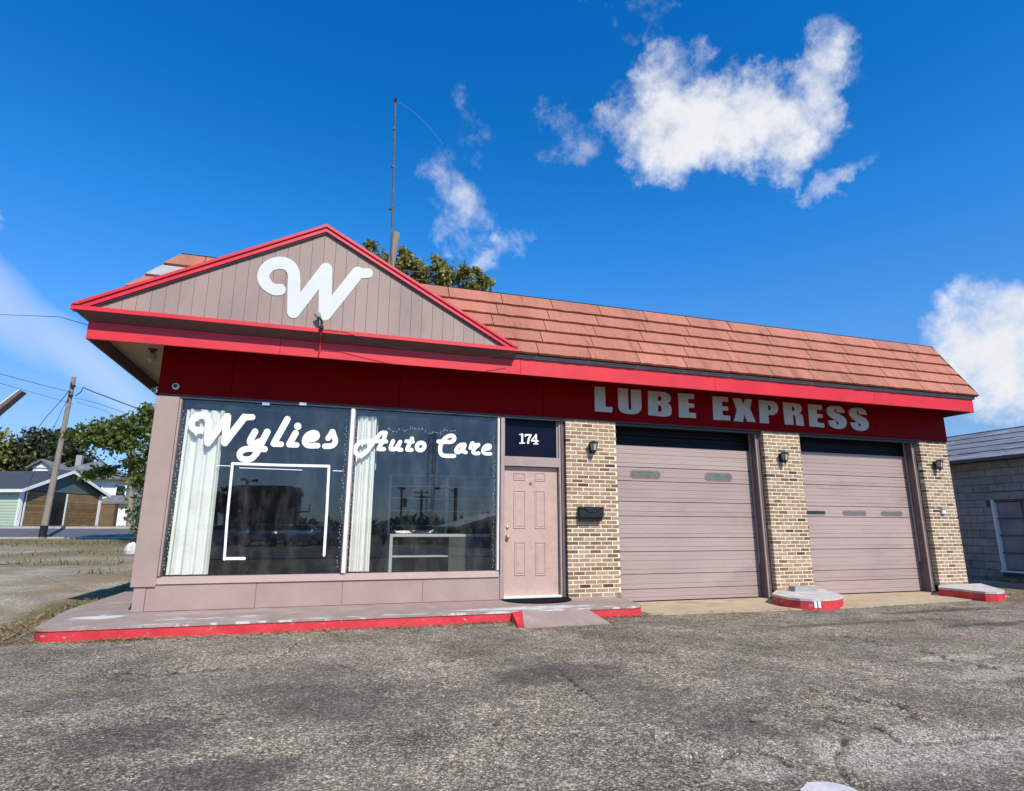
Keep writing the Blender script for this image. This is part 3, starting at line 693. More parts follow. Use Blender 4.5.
def glyph(name, fb_, ox, oy, sc, yplane, thick, material, parent, cell=2.2, oy_par=0., lbl=None):
    f, (xa, xb, ya, yb) = fb_
    gx = np.arange(xa, xb+cell, cell); gy = np.arange(ya, yb+cell, cell); X, Y = np.meshgrid(gx, gy); D = f(X, Y); D[np.abs(D) < 1e-6] = 1e-6
    ins = D < 0; vid = {}; V = []; faces = []; edges = {}
    def vert(u, v):
        k = (round(u, 3), round(v, 3))
        if k not in vid: vid[k] = len(V); V.append(k)
        return vid[k]
    ny_, nx_ = D.shape
    def addf(ids):
        ids2 = [i for n_, i in enumerate(ids) if i != ids[n_-1]]
        if len(ids2) < 3: return
        faces.append(tuple(ids2))
    bed = []
    for j in range(ny_-1):
        run = None
        for i in range(nx_-1):
            cs = ((j, i), (j, i+1), (j+1, i+1), (j+1, i)); c = [ins[a] for a in cs]
            if all(c):
                if run is None: run = i
                continue
            if run is not None:
                addf([vert(gx[run], gy[j]), vert(gx[i], gy[j]), vert(gx[i], gy[j+1]), vert(gx[run], gy[j+1])]); run = None
            if not any(c): continue
            ring = []; cuts = []
            for n_ in range(4):
                a, b = cs[n_], cs[(n_+1) % 4]
                if ins[a]: ring.append(vert(gx[a[1]], gy[a[0]]))
                if ins[a] != ins[b]:
                    t = D[a]/(D[a]-D[b]); v_ = vert(gx[a[1]]+(gx[b[1]]-gx[a[1]])*t, gy[a[0]]+(gy[b[0]]-gy[a[0]])*t); ring.append(v_); cuts.append((v_, ins[a]))
            addf(ring)
            if len(cuts) == 2:
                (p_, o1), (q_, o2) = cuts; bed.append((p_, q_) if o1 else (q_, p_))
    n = len(V); P0 = []
    for u, v in V:
        q = hit(ox+u/sc, oy+v/sc, 1, yplane); P0.append((q[0], q[1]-oy_par, q[2]))
    allv = P0+[(p[0], p[1]+thick, p[2]) for p in P0]
    fs = [tuple(reversed(f_)) for f_ in faces]+[(a, b, b+n, a+n) for a, b in bed]
    me = bpy.data.meshes.new(name); me.from_pydata(allv, [], fs); me.materials.append(MT[material]); me.update()
    return link(name, me, parent)
# the W on the gable
wp = [(238, 311), (190, 311), (135, 275), (105, 215), (125, 152), (178, 112), (245, 101), (305, 120), (342, 172), (347, 240)]
wf = stroke_f([(smooth_path(wp), [44]*12+[48]*43), ([(347, 240), (342, 487)], 50), ([(343, 487), (597, 153)], 50), ([(597, 153), (590, 505)], 51), ([(590, 505), (848, 182)], 50), ([(838, 183), (930, 182)], [42, 38])])
glyph('letter', wf, 250, 250, 1024/130, YG+.0225, .006, 'white_paint', gab, 3.2, oy_par=YG)

# LUBE EXPRESS
LET = {}
E_ = lambda x, y, s=1: [(x, y), (x+205*s, y+14), (x+207*s, y+75), (x+130*s, y+72), (x+132*s, y+128), (x+208*s, y+135), (x+210*s, y+190), (x+137*s, y+186), (x+140*s, y+248), (x+228*s, y+258), (x+230*s, y+320), (x+15*s, y+308)]
S_ = [(575, 165), (470, 155), (465, 122), (452, 112), (440, 125), (447, 155), (500, 180), (560, 212), (592, 255), (600, 300), (584, 345), (545, 366), (500, 371), (440, 362), (395, 335), (372, 300), (362, 262), (455, 258), (466, 300), (484, 320), (500, 303), (490, 280), (440, 250), (385, 212), (350, 170), (338, 120), (358, 90), (395, 76), (440, 74), (510, 82), (552, 108), (568, 140)]
SIGN = [((590, 382), [[(58, 58), (192, 65), (200, 315), (288, 322), (285, 388), (65, 375)]]),
        ((590, 382), [[(358, 75), (485, 88), (493, 330), (500, 350), (515, 358), (527, 348), (530, 335), (522, 95), (652, 102), (661, 330), (652, 365), (620, 395), (570, 410), (510, 411), (450, 402), (400, 382), (372, 350), (363, 310)]]),
        ((655, 388), [[(-90, 35), (60, 45), (130, 55), (178, 78), (202, 115), (204, 150), (188, 180), (155, 195), (190, 210), (208, 240), (215, 290), (208, 335), (185, 358), (140, 366), (80, 363), (-85, 345)], [(36, 98), (70, 103), (83, 120), (83, 152), (70, 166), (36, 163)], [(40, 218), (73, 222), (87, 240), (88, 285), (75, 305), (40, 302)]]),
        ((655, 388), [E_(295, 65)]),
        ((655, 388), [[(735, 105), (932, 118), (935, 175), (858, 170), (860, 230), (935, 237), (938, 290), (865, 285), (868, 348), (962, 358), (965, 415), (750, 405)]]),
        ((730, 394), [[(35, 52), (140, 58), (175, 128), (195, 62), (282, 70), (258, 190), (330, 360), (222, 352), (182, 255), (168, 355), (52, 345), (88, 200)]]),
        ((730, 394), [[(368, 75), (530, 90), (590, 112), (615, 155), (616, 205), (600, 245), (560, 268), (492, 268), (500, 378), (385, 368)], [(485, 135), (508, 139), (522, 158), (522, 195), (508, 212), (490, 211)]]),
        ((730, 394), [[(675, 103), (830, 118), (895, 132), (920, 170), (918, 220), (885, 248), (922, 262), (935, 300), (948, 408), (850, 400), (840, 290), (826, 268), (805, 268), (815, 395), (705, 388)], [(790, 155), (815, 160), (828, 178), (827, 205), (816, 220), (795, 218)]]),
        ((800, 400), [[(102, 52), (278, 65), (285, 125), (212, 118), (218, 178), (287, 183), (290, 230), (222, 225), (228, 288), (310, 298), (315, 352), (125, 335)]]),
        ((800, 400), [S_]), ((800, 400), [[(x+288-.02*(x-338), y+25) for x, y in S_]])]
for (ox, oy), rings in SIGN: glyph('letter', poly_f(rings), ox, oy, 12.8, -.034, .0135, 'sign_letter', band, 3.0)

# ---- storefront
YGL = .030        # glass face
wx = [(-5.80, -3.53), (-3.44, -1.20)]
zw0, zw1 = .435, 2.842
t_ = MB(); t_.bevbox(-6.135, -5.845, -.03, .14, .312, 2.86, .004); t_.build('corner_panel', 'mauve', shop)
t_ = MB(); t_.bevbox(-6.095, -5.955, -.006, .13, .002, .308, .003); t_.build('corner_base', 'mauve', shop)
bxs = [-5.952, -4.62, -3.48, -2.33, -1.142]
for a, b in zip(bxs[:-1], bxs[1:]):
    t_ = MB(); t_.bevbox(a+.0015, b-.0015, .0+random.uniform(-.002, .002), .13, .004, .338, .003); t_.build('base_panel', 'mauve', shop)
t_ = MB(); t_.box(-6.10, -1.142, -.004, .12, 2.866, 2.8875); t_.box(-5.84, -1.142, -.02, .12, 2.846, 2.865); t_.build('header', 'dark_header', shop)
for cxp in (266, 303):
    q = hit(cxp, 404, 1, -.03); t_ = MB(); t_.box(q[0]-.05, q[0]+.05, -.032, -.021, q[2]-.02, q[2]+.02); t_.build('header_clip', 'chrome', shop)
def window(a, b, w1):
    o = empty('window', (0, 0, 0), shop)
    t_ = MB(); t_.prism([(a-.045, -.022, .342), (a-.045, .12, .342), (a-.045, .12, .432), (a-.045, .012, .432)], (b-a+.09, 0, 0)); t_.build('sill', 'mauve', o)
    for u in (a-.044, b):
        t_ = MB(); t_.box(u, u+.044, .0, .09, .433, 2.845); t_.build('frame', 'brown_frame' if w1 else 'frame', o)
    t_ = MB(); t_.box(a+.001, b-.001, YGL, YGL+.008, .434, 2.845); t_.build('pane', 'shop_glass', o)
    return o
w1 = window(*wx[0], True); w2 = window(*wx[1], False)
t_ = MB(); t_.bevbox(-3.512, -3.458, -.024, -.0005, .44, 2.842, .006); t_.build('mullion_cover', 'white_trim', w1)
t_ = MB(); t_.bevbox(-5.842, -5.815, -.012, -.0005, .44, 2.842, .004); t_.build('mullion_cover', 'frame', w1)
t_ = MB(); t_.bevbox(-1.188, -1.163, -.014, -.0005, .44, 2.842, .004); t_.build('mullion_cover', 'white_trim', w2)
# writing on the glass
S1 = 1017/90
G1 = [((180, 400), [(smooth_path([(235, 342), (188, 340), (142, 315), (130, 270), (146, 222), (186, 184), (240, 172), (292, 187), (318, 235), (319, 300)]), 37), ([(319, 300), (315, 480)], 41), ([(315, 480), (536, 189)], 41), ([(536, 189), (506, 480)], 42), ([(506, 480), (728, 194)], 40), ([(725, 195), (818, 193)], [36, 33])]),
      ((180, 400), [(smooth_path([(848, 358), (798, 448), (800, 482), (850, 488), (900, 470)]), 37), ([(985, 362), (858, 608)], 38), (smooth_path([(858, 608), (812, 658), (750, 672), (690, 655), (674, 608), (710, 565), (780, 550), (870, 552), (957, 555)]), 34)]),
      ((255, 400), [([(366, 217), (212, 492)], 36), ([(212, 497), (295, 500)], 31)]),
      ((255, 400), [([(458, 375), (388, 500)], 36), ([(388, 505), (472, 508)], 30), ([(483, 297)], 41)]),
      ((255, 400), [(smooth_path([(612, 444), (670, 438), (700, 410), (690, 378), (648, 372), (595, 398), (564, 445), (568, 492), (610, 514), (706, 515)]), 32)]),
      ((255, 400), [(smooth_path([(826, 432), (852, 396), (876, 358), (892, 405), (908, 455), (892, 500), (850, 520), (790, 522)]), 31)])]
for (ox, oy), ps in G1: glyph('letter', stroke_f(ps), ox, oy, S1, YGL-.0075, .006, 'white_letter', w1, 2.8)
G2 = [((348, 420), [(smooth_path([(482, 163), (428, 168), (360, 240), (300, 322), (240, 402), (180, 448), (120, 445), (92, 388), (108, 330), (160, 288), (235, 268), (335, 268), (488, 275)]), 26), (smooth_path([(482, 165), (455, 250), (398, 355), (402, 372), (458, 372)]), 27)]),
      ((348, 420), [(smooth_path([(577, 270), (546, 350), (562, 376), (612, 362), (668, 280)]), 26), (smooth_path([(668, 280), (636, 358), (650, 378), (682, 380)]), 26)]),
      ((348, 420), [(smooth_path([(820, 238), (762, 362), (770, 380), (812, 383)]), 26), ([(745, 272), (830, 279)], 23)]),
      ((348, 420), [([(930+48*math.cos(t)+8*math.sin(-t), 339+48*math.sin(t)) for t in np.linspace(0, 2*math.pi, 28)], 27)]),
      ((425, 420), [(smooth_path([(172, 275), (260, 280), (335, 278), (372, 250), (368, 212), (335, 200), (275, 220), (225, 275), (195, 350), (202, 425), (245, 456), (372, 460)]), 26)]),
      ((425, 420), [(smooth_path([(505, 312), (445, 322), (400, 380), (412, 414), (455, 398), (508, 318), (488, 395), (522, 414)]), 24)]),
      ((425, 420), [(smooth_path([(580, 358), (605, 296), (638, 322), (685, 316), (640, 360), (615, 405), (640, 427), (686, 426)]), 23)]),
      ((425, 420), [(smooth_path([(775, 374), (826, 362), (832, 330), (795, 324), (752, 358), (742, 406), (776, 431), (838, 432)]), 22)])]
for (ox, oy), ps in G2: glyph('letter', stroke_f(ps), ox, oy, 12.8, YGL-.0075, .006, 'white_letter', w2, 2.8)
# pale outline of an old panel left on the left pane
TP = [([(198, 82), (490, 92), (785, 98)], 8), ([(198, 82), (165, 420), (148, 665)], 8), ([(148, 661), (270, 660)], 9), ([(785, 98), (772, 370), (755, 640)], 8)]
for kk, (pl, r) in enumerate(TP): glyph('tape_strip', stroke_f([(pl, r)]), 200, 450, 913/150, YGL-.0042-.0006*kk, .003, 'tape', w1, 2.4)
for pl in ([(100, 94), (186, 97)], [(810, 126), (865, 128)], [(240, 108), (620, 122)]): glyph('tape_strip', stroke_f([(pl, 2.2)]), 200, 450, 913/150, YGL-.0035, .003, 'tape', w1, 1.6)

# ---- door and transom
YD = .13
dX0, dX1 = -1.074, float(hit(558.3, 530, 1, YD)[0])
t_ = MB(); t_.bevbox(-1.14, dX0-.002, -.012, .17, .002, 2.845, .003); t_.build('door_jamb', 'frame', shop)
t_ = MB(); t_.box(dX0-.001, dX1+.001, .05, .17, 2.072, 2.225); t_.build('door_head', 'frame', shop)
t_ = MB(); t_.box(dX1+.002, dX1+.035, .055, .17, .002, 2.845); t_.build('door_jamb', 'frame', shop)
t_ = MB(); t_.box(dX1+.0355, -.045, .03, .17, .002, 2.845); t_.build('door_jamb', 'jamb', shop)
t_ = MB(); t_.box(-.0445, -.004, .06, .17, .002, 2.845); t_.build('door_jamb', 'brown_frame', shop)
t_ = MB(); t_.box(-1.1415, -.004, -.005, .17, 2.846, 2.8875); t_.build('transom_head', 'dark_header', shop)
trm = MB(); trm.box(dX0, dX1, .11, .14, 2.227, 2.843); tro = trm.build('transom', 'blue_glass', shop)
t_ = MB(); t_.box(dX0, dX0+.03, .085, .109, 2.227, 2.843); t_.build('transom_bead', 'frame', tro)
t_ = MB(); t_.box(dX1-.03, dX1, .085, .109, 2.227, 2.843); t_.build('transom_bead', 'frame', tro)
NUM = [[([(285, 170), (285, 505)], 38), ([(185, 178), (270, 172)], 20), ([(190, 515), (375, 515)], 24)], [([(408, 255), (415, 200)], 24), ([(415, 192), (628, 195)], 33), ([(620, 200), (540, 350), (515, 505)], [34, 40, 42])],
       [([(818, 195), (652, 420)], 26), ([(652, 424), (912, 436)], 28), ([(826, 195), (826, 530)], 38), ([(742, 545), (898, 545)], 22)]]
for ps in NUM: glyph('numeral', stroke_f(ps), 515, 430, 1024/26, .1062, .0036, 'numeral', tro, 8)
door = MB()
door.box(dX0+.004, dX1-.004, YD, YD+.04, .045, 2.065); dob = door.build('entry_door', 'mauve_door', shop)
def dpx(u, v): return hit(500+u/5.27, 460+v/5.27, 1, YD)
for (u0, v0, u1, v1) in ((70, 68, 132, 108), (183, 68, 238, 113), (70, 160, 133, 360), (183, 163, 238, 362), (76, 433, 133, 608), (185, 433, 240, 608)):
    a, b_ = dpx(u0, v0), dpx(u1, v1); x0, x1, z0, z1 = a[0], b_[0], b_[2], a[2]; bw = .012
    t_ = MB()
    t_.hexa([(x0, YD-.001, z0), (x1, YD-.001, z0), (x1, YD+.002, z0), (x0, YD+.002, z0), (x0+bw, YD-.011, z0+bw), (x1-bw, YD-.011, z0+bw), (x1, YD+.002, z0+bw*.5), (x0, YD+.002, z0+bw*.5)])
    for k, rr in enumerate(((x0, x0+bw, z0, z1), (x1-bw, x1, z0, z1), (x0+bw, x1-bw, z1-bw, z1), (x0+bw, x1-bw, z0, z0+bw))): t_.bevbox(rr[0], rr[1], YD-.011, YD+.001, rr[2], rr[3], .004)
    t_.bevbox(x0+.03, x1-.03, YD-.007, YD+.001, z0+.03, z1-.03, .006)
    t_.v = t_.v[8:]; t_.f = [tuple(i-8 for i in f) for f in t_.f[6:]]; t_.m = t_.m[6:]
    t_.build('raised_panel', 'mauve_door', dob)
q = dpx(36, 355); t_ = MB(); t_.lathe((q[0]+.01, YD-.022, q[2]), [(.012, 0), (.024, .004), (.026, .022)], axis=1); t_.build('deadbolt', 'brass', dob)
q = dpx(35, 405); t_ = MB(); t_.lathe((q[0]+.01, YD-.065, q[2]), [(.012, 0), (.028, .008), (.03, .028), (.012, .042), (.012, .052), (.033, .055), (.035, .065)], axis=1); t_.build('knob', 'brass', dob, True)
q = dpx(160, 126); t_ = MB(); t_.lathe((q[0], YD-.008, q[2]), [(.008, 0), (.010, .002), (.010, .008)], axis=1); t_.build('peephole', 'black_metal', dob)
t_ = MB(); t_.box(q[0]-.028, q[0]+.028, YD-.004, YD-.0005, q[2]-.006, q[2]+.006); t_.box(q[0]-.006, q[0]+.006, YD-.0045, YD-.0008, q[2]-.028, q[2]+.028); t_.build('screw_plate', 'black_metal', dob)
t_ = MB(); t_.box(dX0, dX1, .02, .17, .003, .043); t_.build('threshold', 'white_trim', dob)
# ---- brick piers
CH = ZT/43.; BL, BJ = .189, .015
rdm = random.Random(5)
bmesh_cache = {}
def brick_mesh(L, k):
    key = (round(L, 3), k)
    if key not in bmesh_cache:
        t_ = MB(); r = random.Random(k*31+int(L*1000)); h = CH-.0145; j = lambda s=.0012: r.uniform(-s, s)
        t_.bevbox(j(), L+j(), j(.0015), .088, j(), h+j(), .004); bmesh_cache[key] = t_.mesh('brick', 'brick%d' % k)
    return bmesh_cache[key]
WT = [20, 20, 16, 18, 14, 5, 9]
nbrick = 0; BRICK_BUDGET = 300
def pier(x0, x1, zb):
    global nbrick
    t_ = MB(); t_.box(x0+.004, x1-.004, .0045, .42, zb, ZT-.001); o = t_.build('brick_pier', 'mortar', shop)
    rest = MB(); rest_m = []
    for c in range(43):
        z = c*CH+.005; x = x0+(0 if c % 2 == 0 else -(BL+BJ)/2); first = True
        off = rdm.uniform(-.006, .006)
        x += off
        while x < x1-.02:
            a, b = max(x, x0), min(x+BL, x1); x += BL+BJ
            if b-a < .03: continue
            k = rdm.choices(range(7), WT)[0]
            if z+CH < zb+.01: continue
            if nbrick < BRICK_BUDGET:
                link('brick', brick_mesh(round(b-a, 2) if b-a < BL-.002 else BL, k), o, (a, rdm.uniform(-.0015, .0015), z)); nbrick += 1
            else:
                n0 = len(rest.f); rest.bevbox(a, b, rdm.uniform(-.0015, .0015), .088, z, z+CH-.0145, .004, k)
        # header faces down the left return
        for yy in (.095,):
            k = rdm.choices(range(7), WT)[0]; rest.box(x0-.001, x0+.03, yy, yy+.09, z, z+CH-.0145, k)
    r = rest.build('brickwork', ['brick%d' % i for i in range(7)], o); r['kind'] = 'stuff'
    return o
PX = [(0., .94), (4.033, 4.885), (7.965, 8.739)]
pier(*PX[0], 0.0); pier(*PX[1], .0); pier(*PX[2], .0)
# pier feet behind the kerb pads
# ---- garage doors
YGD = .34
DOORZ = -.136
def garage(xa, xb, zlines, panes, rowz):
    o = empty('garage_door', (0, YGD, 0), shop)
    zl = sorted(zlines)
    for z0, z1 in zip(zl[:-1], zl[1:]):
        # ribbed steel section: shallow grooves, a deep lap at its lower edge
        hh = z1-z0; n = max(2, round(hh/.075)); prof = [(.0, z0+.006), (-.012, z0+.010)]
        for k in range(1, n):
            zz = z0+hh*k/n+random.uniform(-.004, .004); dpt = .007 if k % 2 else .004
            prof += [(-.012, zz-.007), (-.012+dpt, zz-.003), (-.012+dpt, zz+.003), (-.012, zz+.007)]
        prof += [(-.012, z1-.006), (.0, z1-.002)]
        t_ = MB()
        for (ya, za), (yb_, zb_) in zip(prof[:-1], prof[1:]): t_.quad((xa, ya, za), (xb, ya, za), (xb, yb_, zb_), (xa, yb_, zb_))
        t_.quad((xa, 0, z1-.002), (xb, 0, z1-.002), (xb, .03, z1-.002), (xa, .03, z1-.002)); t_.quad((xa, .03, z0+.006), (xb, .03, z0+.006), (xb, 0, z0+.006), (xa, 0, z0+.006))
        t_.quad((xb, .03, z0+.006), (xa, .03, z0+.006), (xa, .03, z1-.002), (xb, .03, z1-.002))
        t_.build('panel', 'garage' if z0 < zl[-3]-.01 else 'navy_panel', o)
    t_ = MB(); t_.box(xa, xb, .032, .06, zl[0], zl[-1]); t_.build('door_back', 'dark_hole', o)
    t_ = MB(); t_.box(xa, xb, -.004, .03, zl[0]-.02, zl[0]+.005); t_.build('bottom_seal', 'black_metal', o)
    for (p0, p1, k) in panes:
        q0, q1 = hit(*p0, 1, YGD), hit(*p1, 1, YGD); x0, x1, z0, z1 = q0[0], q1[0], q1[2], q0[2]; r = min(.05, (z1-z0)*.4)
        def rr(e): 
            pts = []
            for cx, cz, t0 in ((x1-r, z1-r, 0), (x0+r, z1-r, 90), (x0+r, z0+r, 180), (x1-r, z0+r, 270)):
                for s in range(6): t = math.radians(t0+18*s); pts.append((cx+(r+e)*math.cos(t), cz+(r+e)*math.sin(t)))
            return pts
        t_ = MB(); t_.prism([(x, -.020, z) for x, z in rr(.012)], (0, .018, 0)); pn = t_.build('pane_trim', 'pane_trim' if k == 'garage_pane' else 'garage', o)
        t_ = MB(); t_.prism([(x, -.0235, z) for x, z in rr(-.004)], (0, .003, 0)); t_.build('pane', k, pn)
    return o
def zls(x, o, s, vals): return [float(hit(x, o+v/s, 1, YGD)[2]) for v in vals]
z1_ = zls(619, 420, 3.955, (718, 672, 612, 522, 467, 380, 322, 240, 185, 97)); z1_[0] = DOORZ; z1_ += [z1_[-1]+.17, z1_[-1]+.52]
z2_ = zls(806, 420, 3.955, (688, 640, 597, 512, 467, 383, 340, 255, 215, 125)); z2_[0] = DOORZ; z2_ += [z2_[-1]+.2, z2_[-1]+.52]
P1 = lambda u, v: (600+u/3.955, 420+v/3.955)
P2 = lambda u, v: (780+u/3.955, 420+v/3.955)
garage(.93, 4.03, z1_, [(P1(120, 199), P1(236, 231), 'garage_pane'), (P1(414, 209), P1(520, 241), 'garage_pane')], 0)
garage(4.87, 7.96, z2_, [(P2(95, 358), P2(177, 374), 'pane_dark'), (P2(246, 360), P2(338, 376), 'garage_pane'), (P2(398, 362), P2(481, 378), 'garage_pane')], 0)
for xe in (4.033, 7.965):
    t_ = MB(); t_.box(xe-.075, xe-.003, .11, .325, -.141, ZT-.015); t_.build('jamb', 'jamb', shop)
    t_ = MB(); t_.box(xe-.10, xe-.0765, .105, .125, -.141, ZT-.02); t_.box(xe-.098, xe-.078, .27, .30, .45, ZT-.02); t_.build('jamb_edge', 'frame', shop)
for xs_ in (.94, 4.885):
    t_ = MB(); t_.box(xs_+.003, xs_+.06, .13, .325, -.141, ZT-.015); t_.build('jamb', 'jamb', shop)
for a, b in ((.945, 4.03), (4.89, 7.96)):
    t_ = MB(); t_.box(a, b, .05, .09, ZT-.06, ZT-.016); t_.box(a, b, .05, .32, ZT-.014, ZT+.01); t_.build('door_header', 'dark_header', shop)

# ================================================================== things on and around the shop
def lantern(px, py, label):
    q = hit(px, py, 1, -.07); o = empty('wall_lantern', (q[0], 0, q[2])); tag(o, label, 'lantern', 'lanterns on the brick piers')
    t_ = MB(); t_.bevbox(-.045, .045, -.018, -.0025, -.08, .085, .006); t_.build('back_plate', 'black_metal', o)
    t_ = MB(); t_.tube([(0, -.015, .03), (0, -.06, .075), (0, -.10, .095)], .011); t_.build('arm', 'black_metal', o)
    t_ = MB(); t_.lathe((0, -.10, 0), [(.012, .125), (.05, .105), (.088, .088), (.088, .078), (.07, .076)], seg=6); t_.build('cap', 'black_metal', o)
    t_ = MB(); t_.lathe((0, -.10, 0), [(.068, .075), (.045, -.045), (.03, -.055)], seg=6); t_.build('glass', 'lamp_glass', o)
    for k in range(6):
        a = 2*math.pi*k/6; t_ = MB(); t_.tube([(.071*math.cos(a), -.10+.071*math.sin(a), .076), (.047*math.cos(a), -.10+.047*math.sin(a), -.046)], .006, 5); t_.build('rib', 'black_metal', o)
    t_ = MB(); t_.lathe((0, -.10, 0), [(.05, -.045), (.048, -.06), (.02, -.085), (.012, -.11), (.004, -.125)], seg=8); t_.build('finial', 'black_metal', o)
    return o
lantern(593, 448, 'black wall lantern on the brick pier beside the entry door')
lantern(783.5, 458, 'black wall lantern on the brick pier between the two garage doors')
lantern(938, 465.5, 'black wall lantern on the far right brick pier')

# mailbox
a, b = hit(580.3, 508, 1, -.10), hit(603, 521, 1, -.10)
mbx = empty('mailbox', ((a[0]+b[0])/2, 0, b[2])); tag(mbx, 'black mailbox with a pointed flap on the brick pier beside the door', 'mailbox')
w2_, h2_ = (b[0]-a[0])/2, a[2]-b[2]
t_ = MB(); t_.hexa([(-w2_, -.085, 0), (w2_*.95, -.085, 0), (w2_*.95, -.003, 0), (-w2_, -.003, 0), (-w2_, -.105, h2_*.72), (w2_, -.105, h2_*.72), (w2_, -.003, h2_*.95), (-w2_, -.003, h2_*.95)]); t_.build('body', 'black_plastic', mbx)
t_ = MB(); yy = -.122; hz = h2_
fl = [(-w2_-.008, hz*.30), (w2_+.008, hz*.30), (w2_+.008, hz), (-w2_-.008, hz)]
t_.prism([(x, yy, z) for x, z in fl], (0, .014, 0)); t_.build('front', 'black_plastic', mbx)
fp = [(-w2_-.01, hz*1.0), (-w2_*.72, hz*.97), (-w2_*.25, hz*.66), (w2_*.25, hz*.66), (w2_*.72, hz*.97), (w2_+.01, hz*1.0), (w2_+.01, hz*1.06), (-w2_-.01, hz*1.06)]
t_ = MB(); t_.prism([(x, yy-.016, z) for x, z in fp], (0, .015, 0)); t_.build('flap', 'black_plastic', mbx)
t_ = MB(); t_.hexa([(-w2_-.01, yy, hz*1.061), (w2_+.01, yy, hz*1.061), (w2_+.01, -.003, hz*1.10), (-w2_-.01, -.003, hz*1.10), (-w2_-.01, yy, hz*1.09), (w2_+.01, yy, hz*1.09), (w2_+.01, -.003, hz*1.13), (-w2_-.01, -.003, hz*1.13)]); t_.build('lid', 'black_plastic', mbx)

q = hit(943.5, 511, 1, -.03); bxo = empty('outlet_box', (q[0], 0, q[2])); tag(bxo, 'small white outlet box low on the far right brick pier', 'outlet box')
t_ = MB(); t_.bevbox(-.05, .05, -.05, -.003, -.06, .06, .008); t_.build('cover', 'white_trim', bxo)
t_ = MB(); t_.bevbox(-.056, .056, -.058, -.051, .02, .066, .003); t_.build('lid', 'concrete', bxo)

# cameras and lamp near the left corner
q = hit(175.5, 386, 1, -.06); o = empty('security_camera', (q[0], -.021, q[2])); tag(o, 'small round white camera on the red band above the left window', 'camera')
t_ = MB(); t_.lathe((0, -.045, 0), [(.035, 0), (.045, .012), (.045, .035), (.036, .044)], axis=1); t_.build('housing', 'white_trim', o)
t_ = MB(); t_.lathe((0, -.052, 0), [(.022, 0), (.028, .004), (.028, .010)], axis=1); t_.build('lens', 'black_plastic', o)
q = hit(155.5, 390.5, 1, .0); o = empty('security_camera', (q[0], .02, q[2])); tag(o, 'white camera under the eave at the left corner of the shop', 'camera')
t_ = MB(); t_.tube([(.0, -.10, -.01), (.0, .04, .01)], .035, 12); t_.build('housing', 'white_trim', o)
t_ = MB(); t_.lathe((0, -.115, -.01), [(.022, 0), (.03, .004), (.03, .012)], axis=1); t_.build('lens', 'black_plastic', o)
t_ = MB(); t_.tube([(0, .02, .03), (.0, .03, .06), (XL-.0-q[0]-.01, .06, .07)], .012); t_.build('bracket', 'white_trim', o)
xq = -6.36; o = empty('eave_lamp', (xq, .35, ZF)); tag(o, 'dark jar lamp hanging under the left eave', 'lamp')
t_ = MB(); t_.lathe((0, 0, 0), [(.06, -.003), (.06, -.02), (.035, -.025), (.035, -.06)], seg=12); t_.build('base', 'brown_frame', o)
t_ = MB(); t_.lathe((0, 0, 0), [(.05, -.062), (.062, -.09), (.06, -.15), (.035, -.185), (.008, -.195)], seg=12); t_.build('jar', 'lamp_glass', o)

# flood lamp on the gable's foot, its conduit and slack cable
q = hit(321.3, 329, 1, YG-.04); o = empty('flood_lamp', (q[0], q[1], q[2])); tag(o, 'small flood lamp aimed at the W from the foot of the gable', 'lamp')
t_ = MB(); t_.lathe((0, -.03, 0), [(.032, 0), (.032, .03), (.018, .04), (.016, .075), (.024, .085), (.014, .10)], seg=10); t_.build('base', 'black_metal', o)
t_ = MB(); t_.tube([(0, -.03, .10), (-.02, -.035, .14), (-.045, -.02, .165)], [.014, .016, .03], 10); t_.build('neck', 'black_metal', o)
t_ = MB(); t_.tube([(-.04, -.025, .155), (-.06, -.01, .20), (-.07, .0, .215)], [.03, .042, .045], 12); t_.build('reflector', 'concrete', o)
t_ = MB(); t_.tube([(0, -.0, -.0), (0, .012, -.07), (.0, .14, -.13), (0, .148, -.32)], .009, 6); t_.build('conduit', 'red_rake', o)
pp = [(323, 330, -.84), (345, 332.5, -.83), (365, 339, -.82), (392, 347, -.80), (425, 353, -.79), (460, 357.5, -.78), (490, 357, -.79), (512, 353, -.80)]
t_ = MB(); t_.tube([tuple(hit(x, y, 1, v)) for x, y, v in pp], .005, 6); c = t_.build('cable', 'black_metal'); tag(c, 'slack black cable drooping along the foot of the gable', 'cable')

# door mat, concrete block
t_ = MB(); cx_ = (dX0+dX1)/2+.01
pts = [(cx_+.55*math.cos(t), -.0-.62*math.sin(t)**.8, .0015) for t in np.linspace(0, math.pi, 21)]
t_.prism(pts[::-1], (0, 0, .014)); mt = t_.build('door_mat', 'mat_black'); tag(mt, 'black half round mat at the foot of the entry door', 'door mat')
a, b = hit(795, 591.7, 2, .013), hit(818, 591, 2, .013)
t_ = MB(); w = np.linalg.norm(b-a)
t_.hexa([(0, 0, 0), (w, 0, 0), (w, .17, 0), (0, .17, 0), (.02, .012, .085), (w-.02, .012, .075), (w-.02, .16, .075), (.02, .16, .085)])
o = t_.build('concrete_block', 'concrete'); o.location = (a[0], a[1], .0125); o.rotation_euler.z = math.atan2(b[1]-a[1], b[0]-a[0]); tag(o, 'grey concrete block lying on the kerb island between the garage doors', 'block')

